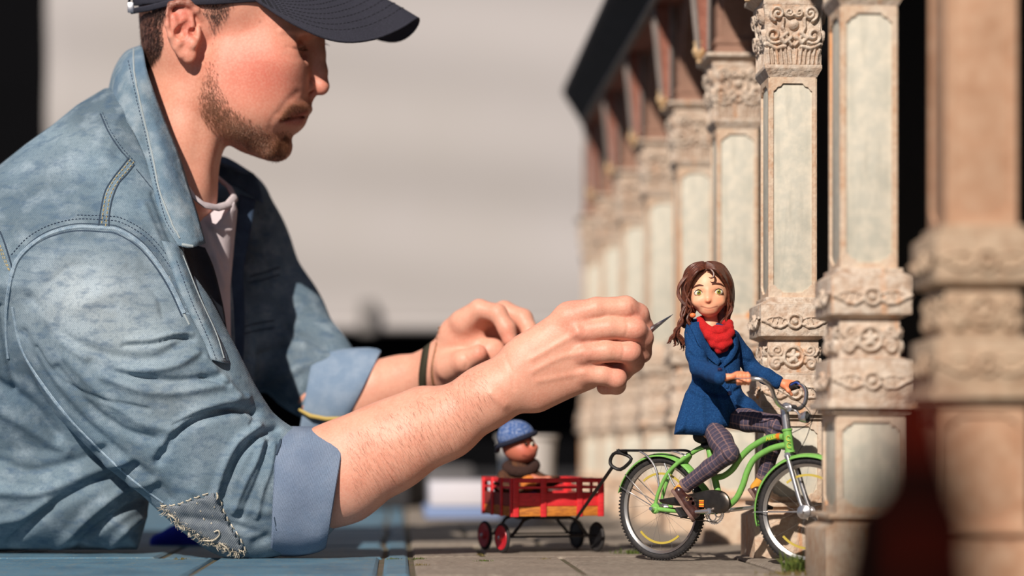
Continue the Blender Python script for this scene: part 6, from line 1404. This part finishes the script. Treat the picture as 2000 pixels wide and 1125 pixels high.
# blue cloth under the arm, black rail at the left
cb = Sculpt(); cb.chain([(310, 1060, 0, 18), (345, 1052, 6, 24), (400, 1060, 0, 16), (470, 1068, 10, 12)], 14, 14); cb.infl([(200, 1000), (560, 1000), (560, 1071), (200, 1071)], 0, 200, 1, 2, 'i')
V, Q = cb.mesh(h=3.5, clip=(np.array([200, 980, -80]), np.array([560, 1076, 80]))); Q = outward(V, Q, cb)
o = link('blue_cloth', npmesh('blue_cloth', pxw(V, 2.42), Q, mat('royal_blue_cloth', lin(30, 50, 190), .9))); tag(o, 'crumpled royal blue cloth on the ground in the gap behind the denim elbow', 'cloth')
rl = empty('metal_rail', Pt(20, 1085, 2.2)*1.0, 0, 'dark metal strip lying on the blue slabs at the left edge of the frame', 'rail'); rl.location.z = 0
a, b_ = Pt(-60, 1082, 2.2), Pt(98, 1074, 2.28); a.z = b_.z = .006
MB().tube([a, a.lerp(b_, .9), b_], [.006, .006, .003], 10, flat=.8).build('bar', mat('rusty_iron', lin(44, 36, 38), .5, .6, noise=(60, lin(80, 56, 48), .5)), rl)
for k in (.25, .5, .75): MB().lathe([(.0001, .0035), (.0024, .003), (.0028, 0)], Matrix.Translation(a.lerp(b_, k)+Vector((0, -.002, .004))), 12).build('bolt', Mchr, rl)
# weeds growing out of the joints
Mweed = mat('moss_green', lin(84, 108, 44), .9, noise=(300, lin(120, 120, 50), .6)); Mdry = mat('dry_moss', lin(130, 116, 64), .95)
def tuft(name, label, P, n, h, sp, m=None):
    R = random.Random(int(P.x*1e4)); mb = MB()
    for k in range(n):
        b0 = P+Vector((R.gauss(0, sp), R.gauss(0, sp*.6), 0)); d = Vector((R.gauss(0, .5), R.gauss(0, .5), 1)).normalized(); l = h*R.uniform(.4, 1.1); sd2 = d.orthogonal().normalized()*l*.10; q = b0+d*l*.6; e = q+(d+Vector((R.gauss(0, .5), R.gauss(0, .5), -.1))).normalized()*l*.5
        mb.add([b0-sd2*.5, b0+sd2*.5, q+sd2, q-sd2, e], [(0, 1, 2, 3), (3, 2, 4)])
    o = mb.build(name, m or Mweed); tag(o, label, 'weeds', kind='stuff'); return o
def gp(u, v): Y = F*HC/(v-HY); return Vector(((u-1000)/F*Y, Y, -.001))
tuft('moss_tuft', 'tuft of green moss beside the rear bicycle tire', gp(1238, 1081), 110, .007, .008)
tuft('moss_tuft', 'grass tuft in front of the front bicycle wheel at the column foot', gp(1560, 1118), 90, .020, .006)
tuft('moss_tuft', 'low moss patch on the paving left of the column foot', gp(1545, 1122), 110, .006, .012, Mdry)
for (u, v, n) in ((770, 1093, 60), (946, 1096, 60), (816, 1092, 60), (1062, 1092, 30), (352, 1092, 40), (938, 1084, 40), (820, 1104, 50)): tuft('joint_moss', 'moss growing in the joints of the paving', gp(u, v), n, .0035, .0035, Mdry if n < 55 else Mweed)
# ================================================================== hooded figure close to the lens
DF = 0.54
fg = empty('hooded_figure', wpt(1790, 1000, 0, DF), 0, 'very blurred figurine in shaded dark red hood and shaded dark cloak close to the lens', 'figurine'); fg.location.z = 0
Mdr = mat('shaded_dark_red_cloth', lin(74, 14, 4), .95, noise=(60, lin(54, 8, 3), .6), spec=.05); Mdk = mat('shaded_dark_cloak', lin(11, 5, 4), .98, noise=(60, lin(18, 5, 4), .6), spec=.02)  # cloth colours kept very dark, with the shade on the figure put into them
q = Sculpt(); q.chain([(1806, 800, 0, 46), (1798, 850, 0, 74), (1794, 900, 0, 84)], 20, 30); V, Q = q.mesh(h=5); Q = outward(V, Q, q); link('hood', npmesh('hood', pxw(V, DF), Q, Mdr), fg)
q = Sculpt(); q.chain([(1794, 905, 0, 90), (1796, 960, 0, 96), (1800, 1040, 0, 104), (1800, 1300, 0, 150), (1800, 1540, 0, 170)], 30, 40); q.chain([(1760, 1000, 0, 66), (1686, 1015, -10, 56), (1656, 1160, -20, 60)], 30, 30); q.chain([(1840, 1000, 0, 60), (1866, 1020, -10, 50), (1880, 1160, -20, 50)], 30, 30)
V, Q = q.mesh(h=8); Q = outward(V, Q, q); link('cloak', npmesh('cloak', pxw(V, DF), Q, Mdk), fg)
q = Sculpt(); q.chain([(1796, 990, -86, 26), (1798, 1060, -100, 22), (1800, 1140, -110, 18)], 10, 10); V, Q = q.mesh(h=5); Q = outward(V, Q, q); link('scarf', npmesh('scarf', pxw(V, DF), Q, Mdr), fg)
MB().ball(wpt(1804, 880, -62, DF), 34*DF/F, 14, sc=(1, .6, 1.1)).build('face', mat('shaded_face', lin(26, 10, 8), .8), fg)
